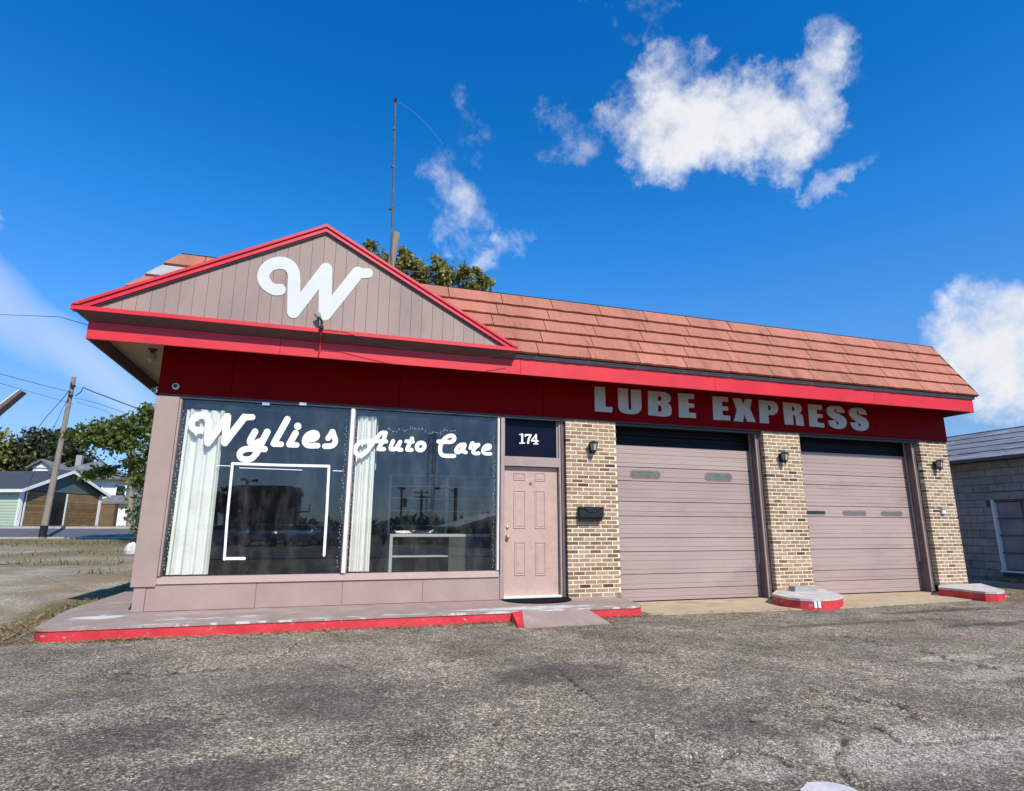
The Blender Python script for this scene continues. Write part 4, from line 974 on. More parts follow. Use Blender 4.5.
# ---- behind the glass
def curtain(xa, xb, y, z0, z1, seed, label):
    r = random.Random(seed); n = 90; L = []
    ph = [r.uniform(0, 6) for _ in range(4)]
    for i in range(n+1):
        t = i/n; x = xa+(xb-xa)*t; w = .022*math.sin(t*24+ph[0]+.8*math.sin(t*7))+.010*math.sin(t*47+ph[1])+.010*math.sin(t*13+ph[2]); L.append((x, y+w))
    t_ = MB()
    for (x0, y0), (x1, y1) in zip(L[:-1], L[1:]):
        f = lambda x, k: (xa+xb)/2+(x-(xa+xb)/2)*k
        t_.hexa([(f(x0, 1.04), y0, z0), (f(x1, 1.04), y1, z0), (f(x1, 1.04), y1+.004, z0), (f(x0, 1.04), y0+.004, z0), (x0, y0, z1), (x1, y1, z1), (x1, y1+.004, z1), (x0, y0+.004, z1)])
    o = t_.build('curtain', 'curtain', smooth=False); tag(o, label, 'curtain', 'white curtains in the shop windows'); return o
curtain(-5.76, -5.27, .115, .45, 2.72, 1, 'wide white curtain at the left edge of the left shop window')
curtain(-3.40, -3.12, .115, .45, 2.76, 2, 'narrow white curtain at the left edge of the right shop window')
for k, (a, b) in enumerate(wx):
    t_ = MB(); t_.tube([(a+.01, .17, 2.78), (b-.01, .17, 2.78)], .012, 6); o = t_.build('curtain_rod', 'brown_frame'); tag(o, 'dark rod above the curtain in the %s shop window' % ('left', 'right')[k], 'curtain rod', 'curtain rods')
q0, q1 = hit(378, 421, 1, .2), hit(375.5, 470, 1, .2)
t_ = MB(); t_.tube([tuple(q0), (q0[0], .2, q1[2])], .007, 6); o = t_.build('blind_wand', 'white_trim'); tag(o, 'thin white wand hanging beside the narrow curtain', 'wand')
t_ = MB(); t_.tube([(q0[0], .2, q0[2]), (q0[0], .19, 2.79)], .003, 5); t_.build('cord', 'white_trim', o)
def lights(path, label, n):
    t_ = MB(); t_.tube(path, .003, 5); o = t_.build('string_lights', 'wire'); tag(o, label, 'string lights', 'strings of tiny lights'); t_ = MB()
    P = [Vector(p) for p in path]; seg = [(P[i+1]-P[i]).length for i in range(len(P)-1)]; T_ = sum(seg); r = random.Random(n)
    for k in range(n):
        d = T_*(k+.5)/n; i = 0
        while i < len(seg)-1 and d > seg[i]: d -= seg[i]; i += 1
        p = P[i]+(P[i+1]-P[i])*(d/seg[i])+Vector((r.uniform(-.02, .02), r.uniform(-.008, .0), r.uniform(-.012, .012)))
        n0 = len(t_.v); s_ = .0075
        t_.v += [tuple(p+Vector(e)*s_) for e in ((1, 0, 0), (-1, 0, 0), (0, 1, 0), (0, -1, 0), (0, 0, 1.4), (0, 0, -1.4))]
        for f in ((0, 2, 4), (2, 1, 4), (1, 3, 4), (3, 0, 4), (2, 0, 5), (1, 2, 5), (3, 1, 5), (0, 3, 5)): t_.f.append(tuple(n0+i for i in f)); t_.m.append(0)
    b_ = t_.build('bulbs', 'white_trim', o); b_['kind'] = 'stuff'
sc_ = [(-2.95+.09*k, .075, 2.60-.05*(k % 2)-.03*math.sin(k)) for k in range(13)]
lights([(-1.23, .075, .47), (-1.225, .075, 1.5), (-1.235, .075, 2.55)], 'string of tiny lights down the right edge of the right shop window', 60)
lights(sc_, 'string of tiny lights looped across the top of the right shop window', 40)
lights([(-3.415, .07, .5), (-3.41, .07, 1.6), (-3.42, .07, 2.7)], 'string of tiny lights down the left edge of the right shop window', 60)
lights([(-3.56, .075, .5), (-3.555, .075, 1.6), (-3.56, .075, 2.7)], 'string of tiny lights down the right edge of the left shop window', 50)
lights([(-5.785, .07, .5), (-5.78, .07, 1.6), (-5.785, .07, 2.7)], 'string of tiny lights down the left edge of the left shop window', 50)
# counter
c0, c1 = hit(390, 534, 1, 1.1), hit(490, 534, 1, 1.1); xm = hit(449, 534, 1, 1.1)[0]; zt = c0[2]
o = empty('display_counter', ((c0[0]+c1[0])/2, 1.1, .02)); tag(o, 'white edged display counter standing behind the right shop window', 'counter'); ox = (c0[0]+c1[0])/2
zt -= .02
t_ = MB(); t_.box(c0[0]-ox, c1[0]-ox, 0, .55, zt-.045, zt); t_.build('top', 'interior_white', o)
t_ = MB(); t_.box(c0[0]-ox, c0[0]-ox+.05, 0, .55, .001, zt-.046); t_.build('side', 'interior_white', o)
t_ = MB(); t_.box(xm-ox, c1[0]-ox, .0, .55, .001, zt-.046); t_.build('cabinet', 'interior', o)
zs_ = hit(420, 556, 1, 1.1)[2]-.02; t_ = MB(); t_.box(c0[0]-ox+.051, xm-ox-.001, .02, .5, zs_-.02, zs_); t_.build('shelf', 'interior_white', o)
t_ = MB(); t_.box(c0[0]-ox+.051, xm-ox-.001, .51, .54, .001, zt-.046); t_.build('back', 'interior', o)
# rack
r0, r1 = hit(391, 475, 1, 3.), hit(492, 475, 1, 3.); xm = hit(447.5, 475, 1, 3.)[0]
o = empty('shelf_rack', (r0[0], 3., .02)); tag(o, 'pale open shelf rack deep inside behind the right shop window', 'rack')
for x in (0, xm-r0[0], r1[0]-r0[0]):
    t_ = MB(); t_.box(x-.025, x+.025, 0, .05, .001, r0[2]-.02); t_.build('post', 'interior_white', o)
for y in (475, 486, 498, 510.5):
    z = hit(420, y, 1, 3.)[2]-.02; t_ = MB(); t_.box(-.02, r1[0]-r0[0]+.02, -.012, -.001, z-.02, z); t_.build('rail', 'interior_white', o)

# broken slab end at the bottom edge of the view
q = hit(829, 798, 2, G0-.04); t_ = MB(); rr_ = random.Random(9)
ring = [(.13*math.cos(t)*(1+rr_.uniform(-.2, .2)), .10*math.sin(t)*(1+rr_.uniform(-.2, .2))) for t in np.linspace(0, 2*math.pi, 15)[:-1]]
t_.prism([(x, y, -.03) for x, y in ring], (0, 0, .055)); o = t_.build('concrete_chunk', 'rock'); o.location = (q[0], q[1], HZ(q[0], q[1])); tag(o, 'pale broken chunk of concrete on the asphalt at the bottom edge', 'concrete chunk')

# ================================================================== behind the roof
GB = HZ(-2, 12)
def pole_thing(name, px0, px1, Y, r0, r1, material, label, cat, part):
    a = hit(*px0, 1, Y); zb = HZ(a[0], Y); b = hit(*px1, 1, Y)
    xb = b[0]-(a[0]-b[0])/(a[2]-b[2])*(b[2]-zb); o = empty(name, (xb, Y, zb)); tag(o, label, cat)
    n = 8; t_ = MB(); t_.tube([((a[0]-xb)*k/n, 0, -.15 + (a[2]-zb+.15)*k/n) for k in range(n+1)], [r0+(r1-r0)*k/n for k in range(n+1)], 12); t_.build(part, material, o, smooth=False)
    return o, a
post, pt = pole_thing('utility_pole', (396.5, 233), (391.5, 262), 10.6, .17, .125, 'wood_pole', 'grey wooden pole stub standing up behind the peak of the gable', 'pole', 'shaft')
mast, mp_ = pole_thing('antenna_mast', (395.5, 101), (391.2, 255), 9.5, .052, .028, 'rust_pipe', 'tall thin rusty antenna mast rising behind the shop roof', 'mast', 'pipe')
t_ = MB(); L = [mp_-np.array(mast.location)]; P0 = L[0]
for z in (-1.1, -2.6, -4.2, -5.9): t_.tube([tuple(P0+np.array([0.012, 0, z])), tuple(P0+np.array([0.015, 0, z-.07]))], .046, 10)
t_.build('collar', 'rust_pipe', mast)['kind'] = 'stuff'
t_ = MB(); t_.lathe(tuple(P0), [(.05, -.05), (.05, .02), (.03, .05), (.05, .06), (.02, .12)], seg=8); t_.build('cap', 'black_metal', mast)
e1 = hit(443, 144, 1, 9.5)-np.array(mast.location); m1 = hit(425, 122, 1, 9.5)-np.array(mast.location); e0 = hit(366, 118, 1, 9.5)-np.array(mast.location)
t_ = MB(); t_.tube([tuple(P0), tuple((P0*.55+m1*.45)+np.array([0, 0, .10])), tuple(m1), tuple(e1)], .0045, 5); t_.build('whip', 'chrome', mast)

def leaves(clusters, size, per, seed):
    """leaf blades through the volume of several lumpy clusters: (centre, radius)"""
    r = np.random.default_rng(seed); V = []; tint = []
    for (c, R) in clusters:
        n = int(per*R*R*(1 if R > .4 else 1.5)); d = r.normal(size=(n, 3)); d /= np.linalg.norm(d, axis=1)[:, None]
        rad = R*(r.random(n)**.45)*(.75+.5*r.random(n)); lump = 1+.35*np.sin(d[:, 0]*5+seed)+.25*np.sin(d[:, 1]*7+d[:, 2]*6)
        p = np.asarray(c)+d*(rad*lump)[:, None]*np.array([1, 1, .8])
        a = r.normal(size=(n, 3)); a[:, 2] -= .4; a /= np.linalg.norm(a, axis=1)[:, None]; b = np.cross(a, r.normal(size=(n, 3))); b /= np.linalg.norm(b, axis=1)[:, None]
        s = size*(.6+.8*r.random(n))[:, None]; V.append(np.stack([p, p+a*s*.5+b*s*.28, p+a*s, p+a*s*.5-b*s*.28], 1)); tint.append(np.clip(r.normal(.45, .24, n), 0, 1))
    V = np.concatenate(V); tint = np.repeat(np.concatenate(tint), 4); return V.reshape(-1, 3), tint
def quads_obj(name, V, tint, material, parent=None, origin=(0, 0, 0)):
    V = V-np.asarray(origin); n = len(V)//4; me = bpy.data.meshes.new(name); me.vertices.add(len(V)); me.vertices.foreach_set('co', V.astype(np.float32).ravel())
    me.loops.add(4*n); me.loops.foreach_set('vertex_index', np.arange(4*n, dtype=np.int32)); me.polygons.add(n)
    me.polygons.foreach_set('loop_start', np.arange(0, 4*n, 4, dtype=np.int32)); me.polygons.foreach_set('loop_total', np.full(n, 4, np.int32)); me.update(calc_edges=True)
    a = me.attributes.new('tint', 'FLOAT', 'POINT'); a.data.foreach_set('value', tint.astype(np.float32)); me.materials.append(MT[material])
    return link(name, me, parent)
def tree(base, clusters, leaf, size, per, seed, label, trunk_r=.2, group=None, name='tree'):
    base = np.asarray(base, float); o = empty(name, tuple(base)); tag(o, label, 'tree', group)
    C_ = [(np.asarray(c, float), R) for c, R in clusters]; top = max(C_, key=lambda q: q[0][2])[0]; low = min(c[2]-R*.3 for c, R in C_)
    mid = np.array([base[0]*.6+top[0]*.4, base[1]*.6+top[1]*.4, base[2]+(max(low, base[2]+1.2)-base[2])*.8])
    t_ = MB(); t_.tube([tuple(base-base+[0, 0, -.15]), tuple((mid-base)*.5+[.08, .05, 0]), tuple(mid-base)], [trunk_r*1.2, trunk_r*.9, trunk_r*.75], 10)
    t_.tube([tuple(mid-base), tuple((mid-base)*.5+(top-base)*.5+[.1, 0, 0]), tuple(top-base)], [trunk_r*.75, trunk_r*.45, trunk_r*.12], 8); t_.build('trunk', 'bark', o)
    t_ = MB(); rr = random.Random(seed)
    for c, R in C_:
        s = mid+(top-mid)*min(.9, max(0, (c[2]-R*.6-mid[2])/max(.5, top[2]-mid[2]))); e = c
        t_.tube([tuple(s-base), tuple((s+e)/2-base+[rr.uniform(-.2, .2), rr.uniform(-.2, .2), -.15]), tuple(e-base)], [trunk_r*.22, trunk_r*.12, trunk_r*.04], 6)
    t_.build('limbs', 'bark', o)
    V, ti = leaves(C_, size, per, seed); quads_obj('crown', V, ti, leaf, o, base)
    return o
def pc(x, y, r, Y, jit=0.):
    q = hit(x, y, 1, Y); k = np.linalg.norm(q-CV)/F_PX; return (q+np.array([0, jit, 0]), r*k)
Yt = 17.
cl = [pc(370, 246, 6, Yt), pc(389, 266, 11, Yt), pc(376, 262, 10, Yt), pc(408, 262, 10, Yt), pc(424, 270, 13, Yt, .6), pc(441, 268, 9, Yt), pc(447, 278, 12, Yt), pc(462, 276, 7, Yt, -.5), pc(483, 282, 8, Yt), pc(398, 278, 16, Yt, .8), pc(470, 290, 12, Yt), pc(430, 295, 22, Yt, 1.), pc(380, 285, 18, Yt), pc(400, 320, 30, Yt, 1.), pc(450, 320, 28, Yt), pc(404, 252, 5, Yt), pc(436, 259, 4, Yt), pc(477, 271, 4, Yt)]
q = hit(425, 300, 1, Yt); tree((q[0], Yt, HZ(q[0], Yt)), cl, 'leaf_olive', .22, 1900, 3, 'olive green tree rising behind the tiled roof', .25)

# ================================================================== left: across the yard
Yp = 30.1; Y2 = 37.5
a = hit(74, 377, 1, Yp); b = hit(42.5, 535, 1, Yp); zb = HZ(b[0], Yp)
up = empty('utility_pole', (b[0], Yp, zb)); tag(up, 'leaning weathered wooden utility pole in front of the pale green house', 'pole')
d = a-np.array([b[0], Yp, zb]); t_ = MB(); t_.tube([tuple(d*k/10+[0, 0, -.15*(k == 0)]) for k in range(11)], [.17-.006*k for k in range(11)], 12); t_.build('shaft', 'wood_pole', up)
t_ = MB(); t_.tube([tuple(d*.02), tuple(d*.085)], .185, 12); t_.build('band', 'black_metal', up)
t_ = MB(); t_.box(d[0]-.03, d[0]+.20, -.2, -.1, d[2]*.93, d[2]*.945); t_.build('bracket', 'black_metal', up)
t_ = MB(); t_.box(d[0]-.05, d[0]+.16, -.2, -.1, d[2]*.87, d[2]*.882); t_.build('bracket', 'black_metal', up)
for k in (.955, .90, .85):
    t_ = MB(); t_.lathe(tuple(d*k+[.0, -.2, 0]), [(.03, -.06), (.05, -.02), (.035, 0), (.05, .03), (.02, .06)], seg=8); t_.build('insulator', 'brown_frame', up)
def wire(pts, label, r=.014, group='overhead wires'):
    P = [np.asarray(hit(*p[1:4][:2], 1, p[3])) if p[0] == 'p' else np.asarray(p[1:], float) for p in [(q if q[0] == 'w' else ('p',)+tuple(q)) for q in pts]]
    t_ = MB(); t_.tube([tuple(p) for p in P], r, 5); o = t_.build('overhead_wire', 'wire'); tag(o, label, 'wire', group)
wire([(75.5, 396, Yp), (81, 392, Yp), (83, 387.5, Yp), (95, 392.5, Yp-.2), (110, 398, Yp-.5), (128, 405, Yp-.8), (150, 413, Yp-1.2), ('w', -8.2, 15, 4.2), ('w', XL-.02, 6.5, 3.35)], 'thick overhead wire from the leaning pole toward the shop eave', .03)
wire([(74, 398, Yp), (80, 399, Yp), (100, 404, Yp), (122, 412, Yp+1), ('w', *hit(134, 419, 1, Y2))], 'thin overhead wire below the thick one right of the leaning pole', .013)
wire([(73, 383, Yp), (68, 392, Yp), (60, 402, Yp+2), (47, 416, Yp+6), (38, 428, Yp+10)], 'overhead wire dropping left from the top of the leaning pole', .02)
wire([(72, 390, Yp), (62, 410, Yp), (45, 446, Yp), (30, 482, Yp), (17, 520, Yp+.5)], 'slack stay wire running down left of the leaning pole', .012)
wire([(74, 393, Yp), (50, 387, Yp-2), (25, 380.5, Yp-5), (-5, 372.5, Yp-8), (-60, 356, Yp-14), ('w', -45, 8, 9.5)], 'upper overhead wire running off the left edge of the picture', .013)
wire([(73, 404, Yp), (45, 396, Yp-2), (20, 389, Yp-5), (-60, 366, Yp-14), ('w', -45, 8, 8.6)], 'lower overhead wire running off the left edge of the picture', .010)
wire([(76, 402, Yp), (90, 406, Yp), (104, 410.5, Yp+2), ('w', *(hit(134, 419, 1, Y2)-[0, 0, .5]))], 'lowest thin overhead wire right of the leaning pole', .010)
wire([('w', FL-.004, -.25, 3.69), (60, 316.8, 1.5), (20, 315.3, 4), (-40, 313, 8), ('w', -30, 22, 9.5)], 'faint single overhead wire running left from the shop eave', .005)
# second pole by the tree
Y2 = 37.5; a = hit(134, 418, 1, Y2); b = hit(129.5, 526, 1, Y2); zb = HZ(b[0], Y2)
o = empty('utility_pole', (b[0], Y2, zb)); tag(o, 'short wooden utility pole half hidden by the leafy tree', 'pole'); d = a-np.array([b[0], Y2, zb])
t_ = MB(); t_.tube([tuple(d*k/6+[0, 0, -.15*(k == 0)]) for k in range(7)], [.19-.008*k for k in range(7)], 10); t_.build('shaft', 'wood_pole', o)
t_ = MB(); t_.tube([tuple(d*.9+[.25, 0, -.5]), tuple(d*.9+[.25, 0, .25])], .16, 10); t_.build('transformer', 'steel', o)

# light green house: its near corner, gable end to the right, long wall to the left
def frame2(c, th):  # local axes on plan
    u = np.array([math.cos(th), math.sin(th), 0]); v = np.array([-math.sin(th), math.cos(th), 0]); return lambda a, b, z: tuple(np.array([c[0], c[1], 0])+u*a+v*b+np.array([0, 0, z]))
Yh = 36.9; q = hit(15.5, 528, 1, Yh); hz0 = q[2]
def solve_th(px, L):
    best = min((abs(pxy((q[0]+L*math.cos(t), q[1]+L*math.sin(t), hz0))[0]-px), t) for t in np.linspace(.05, 1.4, 400)); return best[1]
GW = 6.6; th = solve_th(97, GW); Q = frame2(q, th)      # a: along the gable end, b: away along the long wall
house = empty('house', (q[0], q[1], HZ(q[0], q[1]))); tag(house, 'low pale green house with dark roof and boarded front at far left', 'house'); ho = np.array(house.location)
def hbuild(mb_, name, material, par=house, org=None): return mb_.build(name, material, par, origin=None) if False else _hb(mb_, name, material, par, org)
def _hb(mb_, name, material, par, org):
    org = ho if org is None else org; mb_.v = [tuple(np.asarray(p)-org) for p in mb_.v]; o = mb_.build(name, material, par); return o
ez = hit(22, 489, 1, Yh)[2]; LW = 14.; pk = ez+1.45; zb = hz0-.35
t_ = MB(); t_.prism([Q(.0, .0, zb), Q(0, LW, zb), Q(0, LW, ez), Q(0, 0, ez)], np.array(Q(.12, 0, 0))-np.array(Q(0, 0, 0))); hbuild(t_, 'wall', 'green_siding')
for k in range(14):   # lapped siding
    z = zb+.3+k*.185
    if z > ez-.1: break
    t_ = MB(); t_.prism([Q(-.004, .12, z), Q(-.03, .12, z+.002), Q(-.004, .12, z+.18)], np.array(Q(0, LW-.1, 0))-np.array(Q(0, 0, 0))); hbuild(t_, 'siding_board', 'green_siding')
t_ = MB(); t_.prism([Q(-.05, -.03, zb), Q(.16, -.05, zb), Q(.16, .12, zb), Q(-.05, .12, zb)], (0, 0, ez-zb)); hbuild(t_, 'corner_board', 'white_trim')
t_ = MB(); t_.prism([Q(GW-.14, -.05, zb), Q(GW+.04, -.05, zb), Q(GW+.04, .12, zb), Q(GW-.14, .12, zb)], (0, 0, ez-zb)); hbuild(t_, 'corner_board', 'white_trim')
t_ = MB(); t_.prism([Q(.12, .02, zb), Q(GW, .02, zb), Q(GW, .02, ez), Q(.12, .02, ez)], np.array(Q(0, .1, 0))-np.array(Q(0, 0, 0))); hbuild(t_, 'front_wall', 'dark_hole')
t_ = MB(); t_.prism([Q(-.1, -.02, ez-.05), Q(GW+.1, -.02, ez-.05), Q(GW/2, -.02, pk-.05)], np.array(Q(0, .1, 0))-np.array(Q(0, 0, 0))); hbuild(t_, 'gable_wall', 'slate_gable')
t_ = MB(); t_.prism([Q(GW, .1, zb), Q(GW, LW, zb), Q(GW, LW, ez), Q(GW, .1, ez)], np.array(Q(-.12, 0, 0))-np.array(Q(0, 0, 0))); t_.prism([Q(.12, LW-.12, zb), Q(GW-.12, LW-.12, zb), Q(GW-.12, LW-.12, ez), Q(.12, LW-.12, ez)], np.array(Q(0, .1, 0))-np.array(Q(0, 0, 0))); hbuild(t_, 'rear_wall', 'green_siding')
for sgn in (0, 1):
    e0, e1 = (-.35, GW/2) if sgn == 0 else (GW+.35, GW/2); ze = ez-.05
    t_ = MB(); t_.hexa([Q(e0, -.4, ze-.08), Q(e1, -.4, pk-.08), Q(e1, LW+.3, pk-.08), Q(e0, LW+.3, ze-.08), Q(e0, -.4, ze+.04), Q(e1, -.4, pk+.04), Q(e1, LW+.3, pk+.04), Q(e0, LW+.3, ze+.04)]); rf_ = hbuild(t_, 'roof', 'shingle_dark')
    t_ = MB(); t_.hexa([Q(e0, -.44, ze-.16), Q(e1, -.44, pk-.16), Q(e1, -.405, pk-.16), Q(e0, -.405, ze-.16), Q(e0, -.44, ze+.05), Q(e1, -.44, pk+.05), Q(e1, -.405, pk+.05), Q(e0, -.405, ze+.05)]); hbuild(t_, 'rake_board', 'white_trim')
t_ = MB(); t_.hexa([Q(-.40, -.44, ez-.22), Q(-.355, -.44, ez-.22), Q(-.355, LW+.3, ez-.22), Q(-.40, LW+.3, ez-.22), Q(-.40, -.44, ez-.02), Q(-.355, -.44, ez-.02), Q(-.355, LW+.3, ez-.02), Q(-.40, LW+.3, ez-.02)]); hbuild(t_, 'eave_board', 'white_trim')
for (a0, a1) in ((.35, 2.15), (3.55, GW-.3)):   # boarded bays, plank by plank
    k = 0; z = zb+.45
    while z < ez-.25:
        t_ = MB(); t_.prism([Q(a0, -.03, z), Q(a1, -.03, z), Q(a1, -.03, z+.19), Q(a0, -.03, z+.19)], np.array(Q(0, .04, 0))-np.array(Q(0, 0, 0))); hbuild(t_, 'board', 'board_brown'); z += .205
for a0 in (.28, 2.2, 3.45, GW-.24):
    t_ = MB(); t_.prism([Q(a0, -.05, zb), Q(a0+.08, -.05, zb), Q(a0+.08, .0, zb), Q(a0, .0, zb)], (0, 0, ez-zb-.12)); hbuild(t_, 'post', 'white_trim')
t_ = MB(); t_.prism([Q(2.45, -.02, zb+.1), Q(3.3, -.02, zb+.1), Q(3.3, -.02, ez-.4), Q(2.45, -.02, ez-.4)], np.array(Q(0, .03, 0))-np.array(Q(0, 0, 0))); hbuild(t_, 'door', 'car_glass')
t_ = MB(); t_.prism([Q(-.2, -.7, zb), Q(GW+.3, -.7, zb), Q(GW+.3, -.1, zb), Q(-.2, -.1, zb)], (0, 0, .42)); hbuild(t_, 'step', 'kerb_far')
t_ = MB(); t_.box(0, .9, 0, .8, 0, 1.6); bq = hit(97.5, 527, 1, Yh+4.); t_.v = [tuple(np.asarray(v_)+[bq[0], bq[1], HZ(bq[0], bq[1])]) for v_ in t_.v]
t_.box(bq[0]-.03, bq[0]+.93, bq[1]-.03, bq[1]+.83, HZ(bq[0], bq[1])+1.601, HZ(bq[0], bq[1])+1.68); hbuild(t_, 'bin_shed', 'board_brown')

# white two-storey house behind it
Yw = 50.; l_, r_ = hit(82, 480, 1, Yw), hit(118, 480, 1, Yw); base = HZ(l_[0], Yw)
wh = empty('house', (l_[0], Yw, base)); tag(wh, 'white two storey house with faded hipped roof behind the green house', 'house'); wo_ = np.array(wh.location)
def wb_(t_, name, material, par=wh): return _hb(t_, name, material, par, wo_)
x0, x1, ze = l_[0]-3.2, r_[0], hit(100, 479, 1, Yw)[2]; D = 8.
t_ = MB(); t_.box(x0, x1, Yw, Yw+D, base-.3, ze); wb_(t_, 'wall', 'white_wall')
t_ = MB(); rz = hit(96, 460, 1, Yw+4)[2]; o_ = .7
A_ = [(x0-o_, Yw-o_, ze-.05), (x1+o_, Yw-o_, ze-.05), (x1+o_, Yw+D+o_, ze-.05), (x0-o_, Yw+D+o_, ze-.05)]; R_ = [(x0+3.2, Yw+D/2, rz), (x1-3.0, Yw+D/2, rz)]
t_.poly([A_[0], A_[1], R_[1], R_[0]]); t_.poly([A_[1], A_[2], R_[1]]); t_.poly([A_[2], A_[3], R_[0], R_[1]]); t_.poly([A_[3], A_[0], R_[0]]); t_.poly(A_[::-1]); rf_ = wb_(t_, 'roof', 'shingle_grey')
t_ = MB(); t_.box(x1-4.6, x1-4.15, Yw+3.6, Yw+4.1, rz-.7, rz+.35); wb_(t_, 'chimney', 'concrete')
gx0, gx1 = hit(42, 470, 1, Yw)[0], hit(62, 470, 1, Yw)[0]; gz = hit(52, 463, 1, Yw)[2]; gb = hit(52, 470, 1, Yw)[2]
t_ = MB(); t_.prism([(gx0, Yw-2, gb), (gx1, Yw-2, gb), ((gx0+gx1)/2, Yw-2, gz-.1)], (0, 4, 0)); t_.box(gx0+.1, gx1-.1, Yw-1.9, Yw+2, base-.3, gb); wb_(t_, 'front_gable', 'white_wall')
for sx in (gx0-.25, gx1+.25):
    m_ = (gx0+gx1)/2; t_ = MB(); t_.hexa([(sx, Yw-2.3, gb-.12), (m_, Yw-2.3, gz-.02), (m_, Yw+2, gz-.02), (sx, Yw+2, gb-.12), (sx, Yw-2.3, gb+.02), (m_, Yw-2.3, gz+.12), (m_, Yw+2, gz+.12), (sx, Yw+2, gb+.02)]); wb_(t_, 'gable_roof', 'shingle_grey')
# porch
p0, p1 = hit(97, 502, 1, Yw-2.5), hit(134, 502, 1, Yw-2.5); pz = p0[2]
t_ = MB(); t_.hexa([(p0[0], Yw-2.6, pz-.1), (p1[0], Yw-2.6, pz-.1), (p1[0], Yw+1, pz+.7), (p0[0], Yw+1, pz+.7), (p0[0], Yw-2.6, pz+.05), (p1[0], Yw-2.6, pz+.05), (p1[0]-.5, Yw+1, pz+.95), (p0[0]+.4, Yw+1, pz+.95)]); wb_(t_, 'porch_roof', 'shingle_grey')
t_ = MB(); t_.box(p0[0]+.1, p0[0]+2.2, Yw-2.2, Yw-.1, base-.3, pz-.1); wb_(t_, 'porch_wall', 'white_wall')
for x in (p0[0]+3.2, p1[0]-.3):
    t_ = MB(); t_.box(x, x+.2, Yw-2.4, Yw-2.2, base-.2, pz-.08); wb_(t_, 'post', 'white_trim')
t_ = MB(); t_.box(p0[0]+2.3, p1[0]-.2, Yw-.1, Yw-.02, base, pz-.2); wb_(t_, 'porch_recess', 'dark_hole')
for x in (l_[0]+.8, l_[0]+2.6):
    t_ = MB(); t_.box(x, x+.8, Yw-.08, Yw-.01, ze-1.9, ze-.5); f_ = wb_(t_, 'window', 'white_trim'); t_ = MB(); t_.box(x+.08, x+.72, Yw-.1, Yw-.085, ze-1.82, ze-.58); _hb(t_, 'pane', 'car_glass', f_, wo_)

# trees at the left
Yb = 62
cl = [pc(15, 452, 14, Yb), pc(35, 448, 17, Yb, 2), pc(55, 450, 16, Yb), pc(72, 452, 12, Yb), pc(22, 466, 18, Yb), pc(45, 468, 20, Yb), pc(68, 468, 15, Yb, 2), pc(4, 465, 15, Yb), pc(38, 436, 8, Yb), pc(60, 437, 8, Yb), pc(30, 490, 26, Yb), pc(62, 492, 22, Yb)]
q = hit(42, 500, 1, Yb); tree((q[0], Yb, HZ(q[0], Yb)), cl, 'leaf_dark', .42, 330, 5, 'big dark tree rising behind the pale green house', .5)
cl = [pc(72, 465, 9, 66), pc(84, 470, 8, 66), pc(58, 470, 9, 66), pc(70, 485, 16, 66), pc(90, 480, 10, 66)]
q = hit(75, 500, 1, 66); tree((q[0], 66, HZ(q[0], 66)), cl, 'leaf_bright', .4, 220, 8, 'smaller yellow green tree beside the big dark tree', .35)
cl = [pc(-12, 440, 14, 60), pc(-20, 460, 24, 60), pc(1, 436, 4, 60), pc(-14, 490, 26, 60)]
q = hit(-14, 500, 1, 60); tree((q[0], 60, HZ(q[0], 60)), cl, 'leaf_olive', .5, 110, 9, 'tree cut by the left edge of the picture', .35)
Yn = 25.5
cl = [pc(82, 437, 8, Yn), pc(92, 428, 8, Yn, .5), pc(102, 434, 10, Yn), pc(112, 424, 9, Yn, .6), pc(120, 436, 11, Yn), pc(131, 425, 8, Yn), pc(142, 417, 8, Yn, .5), pc(152, 412, 9, Yn), pc(72, 435, 4, Yn), pc(108, 443, 7, Yn, -.4), pc(96, 440, 6, Yn), pc(122, 447, 5, Yn), pc(148, 430, 8, Yn), pc(128, 440, 6, Yn),
      pc(140, 462, 9, Yn), pc(148, 480, 12, Yn, .6), pc(139, 478, 6, Yn), pc(150, 505, 12, Yn), pc(142, 520, 6, Yn), pc(125, 462, 6, Yn, 1.), pc(150, 450, 8, Yn), pc(168, 440, 18, Yn), pc(165, 480, 16, Yn), pc(98, 472, 5, 26.5), pc(88, 474, 4, 26.5), pc(110, 470, 5, 26.5), pc(150, 530, 9, Yn)]
q = hit(141, 527, 1, Yn); tree((q[0], Yn, HZ(q[0], Yn)), [(c, R*1.22) for c, R in cl], 'leaf_bright', .25, 620, 12, 'leafy tree reaching out from behind the left corner of the shop', .14)

# far wood closing the view behind the street
r_ = np.random.default_rng(88); cl = []
for k in range(46):
    x = -95+k*4.4+r_.normal(0, 1.2); y = 92+r_.normal(0, 5); z = HZ(x, y)
    for j in range(2): R = 2.0+r_.random()*1.1; cl.append((np.array([x+r_.normal(0, 1.4), y+r_.normal(0, 1), z+R*.8+r_.random()*1.6]), R))
V_, ti_ = leaves(cl, .85, 34, 88); o = quads_obj('distant_trees', V_, ti_, 'leaf_dark'); tag(o, 'low far off line of dark trees beyond the houses', 'trees', kind='stuff')

